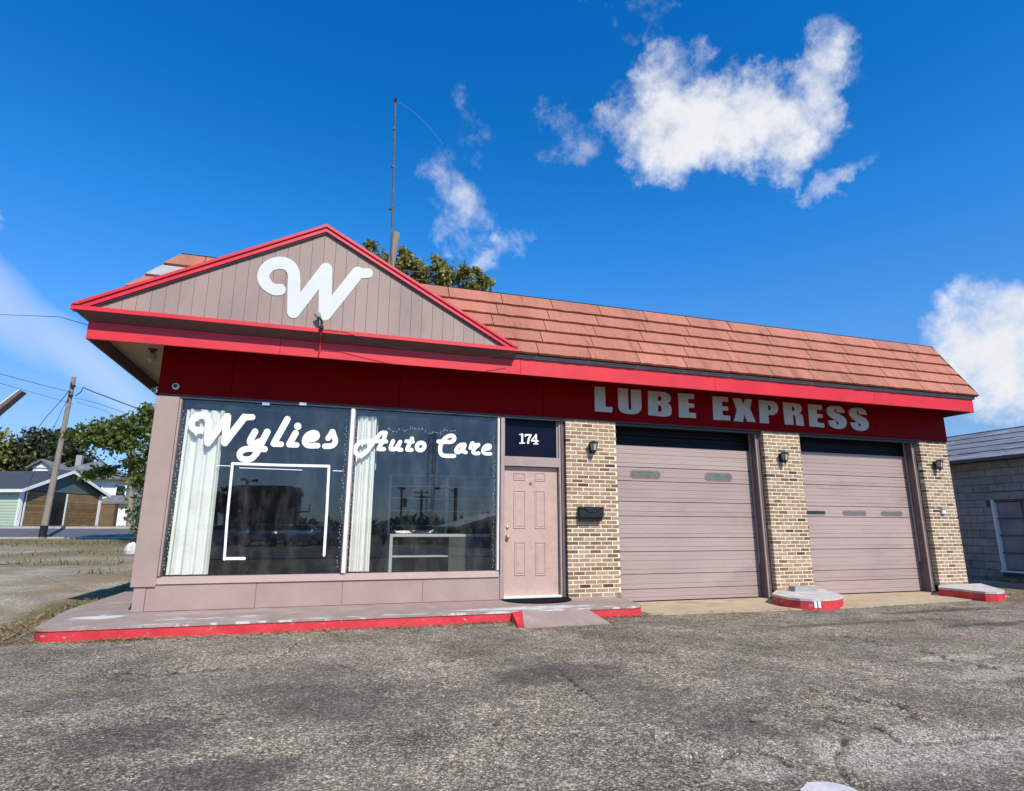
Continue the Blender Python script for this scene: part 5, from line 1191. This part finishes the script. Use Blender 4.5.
# lamp head at the far left edge, on an arm from a post beyond the frame
Yl = 8.; h1 = hit(24.5, 392.5, 1, Yl); h0 = hit(-16, 426, 1, Yl); px_ = hit(-70, 470, 1, Yl)
lp = empty('street_lamp', (px_[0], Yl, HZ(px_[0], Yl))); tag(lp, 'tilted flat street lamp head poking in at the left edge', 'street lamp'); lo_ = np.array(lp.location)
ax = (h1-h0)/np.linalg.norm(h1-h0); nr = np.array([-ax[2], 0, ax[0]])
t_ = MB(); w_ = np.array([0, .16, 0]); c0_, c1_ = h0-lo_, h1-lo_
t_.hexa([c0_-w_, c1_-w_*.8, c1_+w_*.8, c0_+w_, c0_-w_+nr*.10, c1_-w_*.8+nr*.07, c1_+w_*.8+nr*.07, c0_+w_+nr*.10]); t_.build('head', 'jamb', lp)
t_ = MB(); t_.hexa([c0_-w_*1.02+nr*.1, c1_-w_*.82+nr*.07, c1_+w_*.82+nr*.07, c0_+w_*1.02+nr*.1, c0_-w_*1.02+nr*.125, c1_-w_*.82+nr*.085, c1_+w_*.82+nr*.085, c0_+w_*1.02+nr*.125]); t_.build('lid', 'white_trim', lp)
t_ = MB(); ph = h0[2]-lo_[2]-.3; t_.tube([(0, 0, -.1), (0, 0, ph)], [.08, .06], 10); t_.build('post', 'steel', lp)
t_ = MB(); t_.tube([(0, 0, ph-.05), tuple((np.array([0, 0, ph])+c0_)/2+[0, 0, .05]), tuple(c0_+nr*.05)], .035, 8); t_.build('arm', 'steel', lp)
# pale stone at the yard's edge
q = hit(131.5, 546, 1, 16.5); zq = HZ(q[0], 16.5); t_ = MB(); r = random.Random(3); prof = [(.05, -.05), (.30, .0), (.33, .14), (.27, .30), (.16, .42), (.05, .45)]
t_.lathe((0, 0, 0), prof, seg=9); t_.v = [(x*(1+r.uniform(-.15, .15)), y*(1+r.uniform(-.15, .15)), z*(1+r.uniform(-.1, .1))) for x, y, z in t_.v]
o = t_.build('rock', 'rock'); o.location = (q[0], 16.5, zq); o.scale = (.62, .62, .9); tag(o, 'pale lump of stone at the yard edge beside the shop corner', 'rock')

# ================================================================== right: neighbour in grey block
NX = 13.; nb = empty('block_building', (NX, 4., HZ(NX, 4.))); tag(nb, 'low grey concrete block building with weathered slate roof at the right', 'building'); no = np.array(nb.location)
def nbd(t_, name, material, par=nb): return _hb(t_, name, material, par, no)
ze = float(np.mean([hit(953.7, 462, 0, NX)[2], hit(1024, 456.4, 0, NX)[2]])); ny0, ny1 = -3.2, 11.
wy0, wy1 = hit(990.5, 500, 0, NX)[1], .25; wz0, wz1 = hit(1001, 570, 0, NX)[2], hit(990, 500, 0, NX)[2]
t_ = MB(); zb = HZ(NX, 2)-.5
t_.box(NX+.02, NX+.2, ny0, wy1, zb, ze); t_.box(NX+.02, NX+.2, wy0, ny1, zb, ze); t_.box(NX+.02, NX+.2, wy1, wy0, zb, wz0); t_.box(NX+.02, NX+.2, wy1, wy0, wz1, ze)
nbd(t_, 'wall_core', 'block_mortar')
t_ = MB(); t_.box(NX+.2, NX+7, ny0, ny0+.2, zb, ze); t_.prism([(NX, ny0+.01, ze), (NX+7, ny0+.01, ze), (NX+3.5, ny0+.01, ze+1.2)], (0, .19, 0)); nbd(t_, 'end_wall', 'block')
t_ = MB(); t_.box(NX+.2, NX+7, ny1-.2, ny1, zb, ze); t_.prism([(NX, ny1-.2, ze), (NX+7, ny1-.2, ze), (NX+3.5, ny1-.2, ze+1.2)], (0, .19, 0)); nbd(t_, 'end_wall', 'block')
t_ = MB(); t_.box(NX+6.8, NX+7, ny0+.2, ny1-.2, zb, ze); nbd(t_, 'rear_wall', 'block')
bms = []
for L in (.392, .19):
    t_ = MB(); b_ = .012; t_.v = [(0.03, 0, 0), (.03, L, 0), (.03, L, .192), (.03, 0, .192), (.004, 0, 0), (.004, L, 0), (.004, L, .192), (.004, 0, .192), (-.008, b_, b_), (-.008, L-b_, b_), (-.008, L-b_, .192-b_), (-.008, b_, .192-b_)]
    t_.f = [(0, 3, 2, 1)[::-1], (0, 4, 5, 1), (1, 5, 6, 2), (2, 6, 7, 3), (3, 7, 4, 0), (4, 8, 9, 5), (5, 9, 10, 6), (6, 10, 11, 7), (7, 11, 8, 4), (8, 11, 10, 9)]; t_.m = [0]*10; bms.append((L, t_.mesh('block', 'block')))
z = zb+.1; row = 0
while z < ze-.1:
    y = -.6+(row % 2)*.2
    while y < 4.4:
        L, me_ = bms[0]; inside = (y+L > wy1-.02 and y < wy0+(.13 if z+.19 > wz1 else .008) and z+.19 > wz0-.02 and z < wz1+.19)
        if not inside: link('block', me_, nb, tuple(np.array([NX, y, z])-no))
        elif z < wz1+.19 and y+L-(wy0+.008) > .04:
            y0_ = max(y, wy0+(.13 if z+.19 > wz1 else .008)); k_ = y+L-y0_
            if k_ > .03: ob_ = link('block', me_, nb, tuple(np.array([NX, y0_, z])-no)); ob_.scale = (1, k_/L, 1)
        y += .4
    z += .2; row += 1
# roof: slate courses lapped down a low slope
rw = 4.1; rise = 1.28; nc = 5; rq = random.Random(4)
for k in range(nc):
    xa, xb = NX-.32+k*rw/nc, NX-.32+(k+1)*rw/nc+.05; za, zb_ = ze+.02+k*rise/nc, ze+.02+(k+1)*rise/nc
    t_ = MB(); t_.hexa([(xa, ny0-.3, za-.0), (xb, ny0-.3, zb_-.02), (xb, ny1+.3, zb_-.02), (xa, ny1+.3, za), (xa, ny0-.3, za+.004), (xb, ny0-.3, zb_), (xb, ny1+.3, zb_), (xa, ny1+.3, za+.010)]); nbd(t_, 'roof_course', 'slate_roof')
t_ = MB(); t_.hexa([(NX+rw-.3, ny0-.3, ze+rise), (NX+7.4, ny0-.3, ze), (NX+7.4, ny1+.3, ze), (NX+rw-.3, ny1+.3, ze+rise), (NX+rw-.3, ny0-.3, ze+rise+.05), (NX+7.4, ny0-.3, ze+.05), (NX+7.4, ny1+.3, ze+.05), (NX+rw-.3, ny1+.3, ze+rise+.05)]); nbd(t_, 'roof_slope', 'slate_roof')
t_ = MB(); t_.box(NX-.33, NX-.29, ny0-.3, ny1+.3, ze-.06, ze+.018); nbd(t_, 'eave_board', 'sash')
t_ = MB(); t_.box(NX-.006, NX+.03, wy1, wy0+.12, wz1+.002, wz1+.19); nbd(t_, 'lintel', 'block')
wn = empty('window', (0, 0, 0), nb)
t_ = MB(); t_.box(NX-.02, NX+.12, wy0-.055, wy0, wz0, wz1); nbd(t_, 'frame', 'white_trim', wn)
t_ = MB(); t_.box(NX-.05, NX+.12, wy1, wy0+.03, wz0-.05, wz0-.002); nbd(t_, 'sill', 'white_trim', wn)
t_ = MB(); t_.box(NX+.02, NX+.12, wy1, wy0-.056, wz1-.05, wz1); nbd(t_, 'frame', 'sash', wn)
nrow, ncol = 4, 3; yy = np.linspace(wy1, wy0-.056, ncol+1); zz = np.linspace(wz0, wz1-.05, nrow+1)
for i in range(ncol):
    for j in range(nrow):
        t_ = MB(); t_.box(NX+.08, NX+.09, yy[i]+.018, yy[i+1]-.018, zz[j]+.018, zz[j+1]-.018); nbd(t_, 'pane', 'neighbour_pane', wn)
for j in range(1, nrow):
    t_ = MB(); t_.box(NX+.045, NX+.10, wy1, wy0-.056, zz[j]-.0178, zz[j]+.0178); nbd(t_, 'glazing_bar', 'sash', wn)
for i in range(1, ncol):
    t_ = MB(); t_.box(NX+.048, NX+.098, yy[i]-.0178, yy[i]+.0178, wz0, wz1-.05); nbd(t_, 'glazing_bar', 'sash', wn)
t_ = MB(); t_.box(NX+.13, NX+.14, wy1-.1, wy0+.1, wz0-.1, wz1+.1); nbd(t_, 'blind', 'dark_hole', wn)
# low kerb in front of that wall
k0, k1 = hit(972, 583, 0, NX-.6), hit(1024, 592, 0, NX-.6)
t_ = MB(); t_.box(NX-.75, NX-.5, -2., 6., -.6, HZ(NX-.6, 2)+.13); o = t_.build('low_kerb', 'concrete'); tag(o, kind='structure')

# ================================================================== what the shop windows mirror: the far side of the street
def refl(x, y, D): q = hit(x, y, 1, D); return np.array([q[0], -D, q[2]])
def gz_(x, y): return HZ(x, y)
D = 75.; a, b = refl(228, 490, D), refl(298, 492, D); g0 = gz_(a[0], -D)
ab = empty('apartment_block', ((a[0]+b[0])/2, -D, g0)); tag(ab, 'dark flat roofed apartment block mirrored in the left shop window', 'building'); ao = np.array(ab.location)
def abd(t_, name, material, par=ab): return _hb(t_, name, material, par, ao)
t_ = MB(); t_.box(a[0], b[0], -D-14, -D, g0-.5, a[2]); abd(t_, 'wall', 'apart')
t_ = MB(); t_.box(a[0]-.3, b[0]+.3, -D-14.3, -D+.3, a[2]+.002, a[2]+.5); abd(t_, 'parapet', 'jamb')
for j in range(4):
    for i in range(7):
        x = a[0]+.8+i*(b[0]-a[0]-1.6)/7; z = g0+1.0+j*(a[2]-g0)/4.2
        t_ = MB(); t_.box(x, x+1.1, -D+.01, -D+.08, z, z+1.4); f_ = abd(t_, 'window', 'car_glass')
for z in (g0+3.3, g0+6.2):
    if z < a[2]-1.: t_ = MB(); t_.box(b[0], b[0]+1.6, -D-3, -D-.4, z, z+.15); t_.box(b[0]+1.5, b[0]+1.58, -D-3, -D-.4, z+.15, z+1.1); abd(t_, 'balcony', 'jamb')
ORD = 'first second third fourth fifth sixth seventh eighth ninth tenth eleventh twelfth thirteenth fourteenth fifteenth sixteenth seventeenth eighteenth nineteenth twentieth twenty-first'.split()
k = 0
for pxs, top, wd_, D in (((205, 218, 228), 490, 14, 70), ((302, 315, 330, 342), 517, 10, 95), ((348, 360, 372, 384), 519, 11, 100), ((396, 410, 424, 436), 513, 11, 100), ((446, 460, 474), 519, 10, 100), ((484, 495, 506), 512, 11, 80)):
    for x in pxs:
        q = refl(x, top+random.uniform(-1, 3), D); kpx = np.linalg.norm(hit(x, top, 1, D)-CV)/F_PX; g0 = gz_(q[0], -D); R = wd_*kpx*.75
        cl = [(q+np.array([0, 0, -R*.7]), R*.7), (q+np.array([R*.6, 1, -R*1.3]), R*.7), (q+np.array([-R*.6, -1, -R*1.2]), R*.7)]
        cl = [(np.array([c[0], c[1], max(c[2], g0+R_*.8)]), R_) for c, R_ in cl]
        tree((q[0], -D, g0), cl, 'leaf_dark', .8, 60, 40+k, 'dark tree mirrored along the horizon in the shop windows, %s from the left' % ORD[k], .3, 'trees across the street'); k += 1
def rpole(x, ytop, D, r, label, arms):
    q = refl(x, ytop, D); g0 = gz_(q[0], -D); o = empty('street_pole', (q[0], -D, g0)); tag(o, label, 'pole'); h = q[2]-g0
    t_ = MB(); t_.tube([(0, 0, -.1), (0, 0, h)], [r*1.2, r], 10); t_.build('shaft', 'wood_pole', o)
    for (dx, z, kind) in arms:
        if kind == 'bar': t_ = MB(); t_.box(-abs(dx), abs(dx), -.06, .06, h*z-.07, h*z+.07); t_.build('crossarm', 'wood_pole', o)
        elif kind == 'can': t_ = MB(); t_.tube([(dx*.7, 0, h*z-.4), (dx*.7, 0, h*z+.35)], .2, 10); t_.build('transformer', 'steel', o)
        else:
            t_ = MB(); t_.tube([(0, 0, h*z-.3), (dx*.5, 0, h*z), (dx, 0, h*z)], .05, 6); t_.build('arm', 'steel', o)
            t_ = MB(); t_.hexa([(dx-.22, -.15, h*z-.12), (dx+.22, -.15, h*z-.12), (dx+.22, .15, h*z-.12), (dx-.22, .15, h*z-.12), (dx-.15, -.1, h*z+.08), (dx+.15, -.1, h*z+.08), (dx+.15, .1, h*z+.08), (dx-.15, .1, h*z+.08)]); t_.build('lamp_head', 'black_metal', o)
rpole(247.5, 479, 38, .09, 'twin headed lamp pole mirrored in the left shop window', [(-.25, 1.0, 'lamp'), (.55, .985, 'lamp')])
rpole(402, 487, 45, .09, 'pole with transformer mirrored in the right shop window', [(.35, .97, 'bar'), (.45, .72, 'can')])
rpole(422, 490, 50, .11, 'plain pole with crossarms mirrored in the right shop window', [(.8, .95, 'bar'), (.8, .86, 'bar')])
rpole(456, 488, 40, .14, 'thick street lamp pole mirrored in the right shop window', [(-1.6, .99, 'lamp')])
# lattice tower
D = 95.; q = refl(433, 432, D); g0 = gz_(q[0], -D); tw = empty('lattice_tower', (q[0], -D, g0)); tag(tw, 'thin lattice radio tower mirrored in the right shop window', 'tower'); h = q[2]-g0; s_ = .75
cor = [(s_*math.cos(t), s_*math.sin(t)) for t in (math.pi/2, math.pi*7/6, math.pi*11/6)]
for cx, cy in cor: t_ = MB(); t_.tube([(cx, cy, -.1), (cx, cy, h)], .07, 6); t_.build('leg', 'steel', tw)
t_ = MB(); n = int(h/1.5)
for k in range(n):
    z0, z1 = k*h/n, (k+1)*h/n
    for i in range(3):
        A1, B1 = cor[i], cor[(i+1) % 3]; t_.tube([(*A1, z0), (*B1, z1)], .03, 4); t_.tube([(*B1, z0), (*A1, z1)], .03, 4)
t_.build('bracing', 'steel', tw)['kind'] = 'stuff'
# low shed with pale roof
D = 30.; a, b = refl(458, 528, D), refl(503, 513, D); g0 = gz_(a[0], -D); sh = empty('street_shed', ((a[0]+b[0])/2, -D, g0)); tag(sh, 'low shed with pale sloping roof mirrored at the right of the right window', 'building'); so_ = np.array(sh.location)
t_ = MB(); t_.hexa([(a[0]+.2, -D-8, g0-.2), (b[0], -D-8, g0-.2), (b[0], -D, g0-.2), (a[0]+.2, -D, g0-.2), (a[0]+.2, -D-8, a[2]-.1), (b[0], -D-8, b[2]-.1), (b[0], -D, b[2]-.1), (a[0]+.2, -D, a[2]-.1)]); _hb(t_, 'wall', 'slate_gable', sh, so_)
t_ = MB(); t_.hexa([(a[0], -D-8.3, a[2]-.09), (b[0]+.3, -D-8.3, b[2]-.09), (b[0]+.3, -D+.4, b[2]-.09), (a[0], -D+.4, a[2]-.09), (a[0], -D-8.3, a[2]+.12), (b[0]+.3, -D-8.3, b[2]+.12), (b[0]+.3, -D+.4, b[2]+.12), (a[0], -D+.4, a[2]+.12)]); _hb(t_, 'roof', 'roof_white', sh, so_)

# parked cars across the street
def car_body():
    pr = [(-2.2, .30), (-2.25, .55), (-2.15, .82), (-1.75, .93), (-1.25, 1.0), (-.75, 1.38), (-.2, 1.46), (.5, 1.42), (1.15, 1.03), (1.95, .86), (2.2, .70), (2.25, .45), (2.15, .28)]
    t_ = MB(); rows = []
    for w, f in ((-1, .80), (-.93, .93), (-.5, 1.0), (0, 1.01), (.5, 1.0), (.93, .93), (1, .80)):
        n0 = len(t_.v); rows.append(n0)
        for x, z in pr:
            hw = .90 if z < 1.02 else .90-.42*(z-1.02)/.44
            t_.v.append((x*(.97 if abs(w) == 1 else 1), w*hw, .28+(z-.28)*(f if z > .9 else 1.) if abs(w) == 1 and z < 1. else z*(1 if abs(w) < 1 else .985)))
    n = len(pr)
    for a_, b_ in zip(rows[:-1], rows[1:]):
        for i in range(n): j = (i+1) % n; t_.f.append((a_+i, b_+i, b_+j, a_+j)); t_.m.append(0)
    t_.f.append(tuple(range(rows[0], rows[0]+n))); t_.m.append(0); t_.f.append(tuple(range(rows[-1]+n-1, rows[-1]-1, -1))); t_.m.append(0)
    return t_
bodies = [car_body().mesh('body', 'car%d' % i, True) for i in range(5)]
t_ = MB()
for s_ in (-1, 1): t_.prism([(-1.05, s_*.87, 1.04), (1.0, s_*.87, 1.06), (.48, s_*.66, 1.38), (-.68, s_*.66, 1.35)], (0, s_*.02, 0))
glass_m = t_.mesh('side_window', 'car_glass')
t_ = MB(); t_.hexa([(1.12, -.76, 1.06), (1.14, .76, 1.06), (1.10, .76, 1.05), (1.10, -.76, 1.05), (.56, -.60, 1.415), (.56, .60, 1.415), (.52, .60, 1.41), (.52, -.60, 1.41)]); wind_m = t_.mesh('windscreen', 'car_glass')
t_ = MB(); t_.lathe((0, 0, 0), [(.20, -.1), (.31, -.1), (.33, -.06), (.33, .06), (.31, .1), (.20, .1)], axis=1, seg=18); wheel_m = t_.mesh('wheel', 'tyre')
t_ = MB(); t_.lathe((0, 0, 0), [(.05, -.108), (.19, -.101), (.19, .101), (.05, .108)], axis=1, seg=14); rim_m = t_.mesh('rim', 'chrome')
t_ = MB(); t_.bevbox(-.06, .06, -.17, .17, -.06, .06, .01); lamp_m = t_.mesh('headlight', 'headlamp')
CN = ['silver', 'charcoal', 'dark red', 'white', 'navy blue']
spots_ = [(212, 26, 0), (238, 30, 1), (262, 26, 4), (287, 31, 3), (303, 26.5, 0), (322, 30, 3), (340, 26.5, 1), (398, 29, 1), (414, 33, 0), (430, 29.5, 3), (447, 33, 2), (464, 29.5, 0), (481, 26.5, 4)]
for n_, (px_, D, ci) in enumerate(spots_):
    D = D*1.25+4; q = refl(px_, 535, D); g0 = HZ(q[0], -D); o = empty('parked_car', (q[0], -D, g0)); o.rotation_euler.z = math.pi/2+random.uniform(-.2, .2)+(.5 if n_ % 3 == 0 else 0)
    tag(o, '%s car mirrored in the %s shop window, %s car from its left' % (CN[ci], 'left' if n_ < 7 else 'right', ORD[n_ if n_ < 7 else n_-7]), 'car', 'parked cars mirrored in the windows')
    link('body', bodies[ci], o); link('side_window', glass_m, o); link('windscreen', wind_m, o)
    for x in (-1.35, 1.4):
        for y in (-.82, .82): w_ = link('wheel', wheel_m, o, (x, y, .33)); link('rim', rim_m, w_)
    for y in (-.62, .62): link('headlight', lamp_m, o, (2.17, y, .66))

# ================================================================== weeds, litter, loose stones
def blades(pts, h, w, seed, lean=.5):
    r = np.random.default_rng(seed); n = len(pts); p = np.asarray(pts); a = r.random(n)*2*np.pi; d = np.stack([np.cos(a), np.sin(a), np.zeros(n)], 1); s = np.stack([-np.sin(a), np.cos(a), np.zeros(n)], 1)
    hh = h*(.4+r.random(n))[:, None]; ww = w*(.6+.8*r.random(n))[:, None]; ln = lean*(.2+r.random(n))[:, None]*hh
    z = np.array([0, 0, 1.]); V = np.stack([p-s*ww, p+s*ww, p+s*ww*.5+d*ln*.5+z*hh*.7, p-s*ww*.1+d*ln+z*hh], 1)
    return V.reshape(-1, 3), np.repeat(np.clip(r.normal(.5, .28, n), 0, 1), 4)
r = np.random.default_rng(2); P = []
for _ in range(3200):   # beside the left edge of the walk
    y = r.random()*9-1.0; x = -6.97-abs(r.normal(0, .28))*(1 if y > -.4 else .4); P.append((x, y, HZ(x, y)-.01))
V1, t1 = blades(P, .055, .005, 4, 1.6); P = []
o = quads_obj('dry_weeds', V1, t1, 'dry_grass'); tag(o, 'dry brown weeds along the left edge of the front walk', 'weeds', kind='stuff')
P = []
for cx_, cy_, rx_2, ry_2, n in ((-5.75, -1.33, .42, .06, 700), (-3.4, -1.27, 1.2, .025, 260), (-1.7, -1.28, .35, .03, 220), (-1.35, -1.5, .10, .16, 220), (.35, -1.27, .4, .03, 200), (-6.85, -1.2, .25, .12, 260), (-1.0, -1.93, .6, .02, 80), (2.6, -1.2, 1.6, .03, 60), (9.2, -.9, .8, .35, 500), (8.4, -1.25, 1., .05, 120)):
    for _ in range(n): x, y = r.normal(cx_, rx_2*.6), r.normal(cy_, ry_2*.6); P.append((x, min(y, -1.245) if cx_ < .5 and y > -1.245 and cx_ > -6.5 else y, G0-.004))
V1, t1 = blades(P, .028, .004, 6, 2.2); o = quads_obj('dry_litter', V1, t1, 'dry_grass'); tag(o, 'dry grass and leaf litter gathered against the red kerbs', 'litter', kind='stuff')
n = 26000; x = -8-r.random(n)*42; y = 2+r.random(n)*28
g_ = np.where(y > 18, ss(22., 25., y+4*(fbm(x, y, .6, 51, 5)-.5)), .6*ss(.50, .62, fbm(x*.35, y, .5, 63, 4))); k = r.random(n) < g_
x = np.concatenate([x[k], -40+r.random(9000)*34]); y = np.concatenate([y[k], 36.2+r.random(9000)*3]); P = np.stack([x, y, height(x, y)], 1)
V1, t1 = blades(P, .11, .012, 7, .7); o = quads_obj('yard_grass', V1, t1, 'green_grass'); tag(o, 'short patchy grass across the yard and along the far street', 'grass', kind='stuff')
# brush at the foot of the grey building
P = [];
for _ in range(1400): x, y = NX-.35+r.normal(0, .12), 1.0+r.normal(0, .45); P.append((x, y, HZ(x, y)-.02))
V1, t1 = blades(P, .22, .0035, 9, 1.1); o = quads_obj('dry_brush', V1, t1, 'dry_grass'); tag(o, 'tangle of dry brush at the foot of the grey block wall', 'brush')
# loose stones
n = 5200; x = r.random(n)*20-9; y = -8.4+r.random(n)*7; z = G0-.03*ss(-1.5, -6, y)+(fbm(x, y, .55, 21, 4)-.5)*.03*ss(-.6, -1.8, y)
V = []; Fc = []; sz_ = .0028+.0075*r.random(n)**3
base_o = np.array([(1, 0, 0), (-.5, .87, 0), (-.5, -.87, 0), (.1, .1, .8), (.05, 0, -.7)])
for i in range(n):
    c, s_ = math.cos(i), math.sin(i); q = base_o*sz_[i]*np.array([1, .8+.4*r.random(), 1]); q = np.stack([q[:, 0]*c-q[:, 1]*s_, q[:, 0]*s_+q[:, 1]*c, q[:, 2]], 1); k = len(V); V += (q+[x[i], y[i], z[i]+sz_[i]*.35]).tolist()
    Fc += [(k, k+1, k+3), (k+1, k+2, k+3), (k+2, k, k+3), (k+1, k, k+4), (k+2, k+1, k+4), (k, k+2, k+4)]
me = bpy.data.meshes.new('loose_gravel'); me.from_pydata(V, [], Fc); me.materials.append(MT['concrete']); o = link('loose_gravel', me); tag(o, 'loose pale grit scattered over the worn asphalt', 'gravel', kind='stuff')
# fallen leaves
n = 150; P = []; x = np.concatenate([r.random(60)*7-6.8, r.random(50)*9-1, r.random(40)*16-7]); y = np.concatenate([-1.3-abs(r.normal(0, .12, 60)), -1.35-abs(r.normal(0, .2, 50)), -2-r.random(40)*5]); P = np.stack([x, y, G0-.03*ss(-1.5, -6, y)+.006], 1)
a = r.random(n)*6.28; d = np.stack([np.cos(a), np.sin(a), r.normal(0, .25, n)], 1)*.035; s_ = np.stack([-np.sin(a), np.cos(a), r.normal(0, .25, n)], 1)*.018
V = np.stack([P-d, P+s_+[0, 0, .008], P+d, P-s_+[0, 0, .008]], 1).reshape(-1, 3); o = quads_obj('fallen_leaves', V, np.repeat(r.random(n), 4), 'dry_grass'); tag(o, 'few small dry leaves scattered on the asphalt near the walk', 'leaves', kind='stuff')
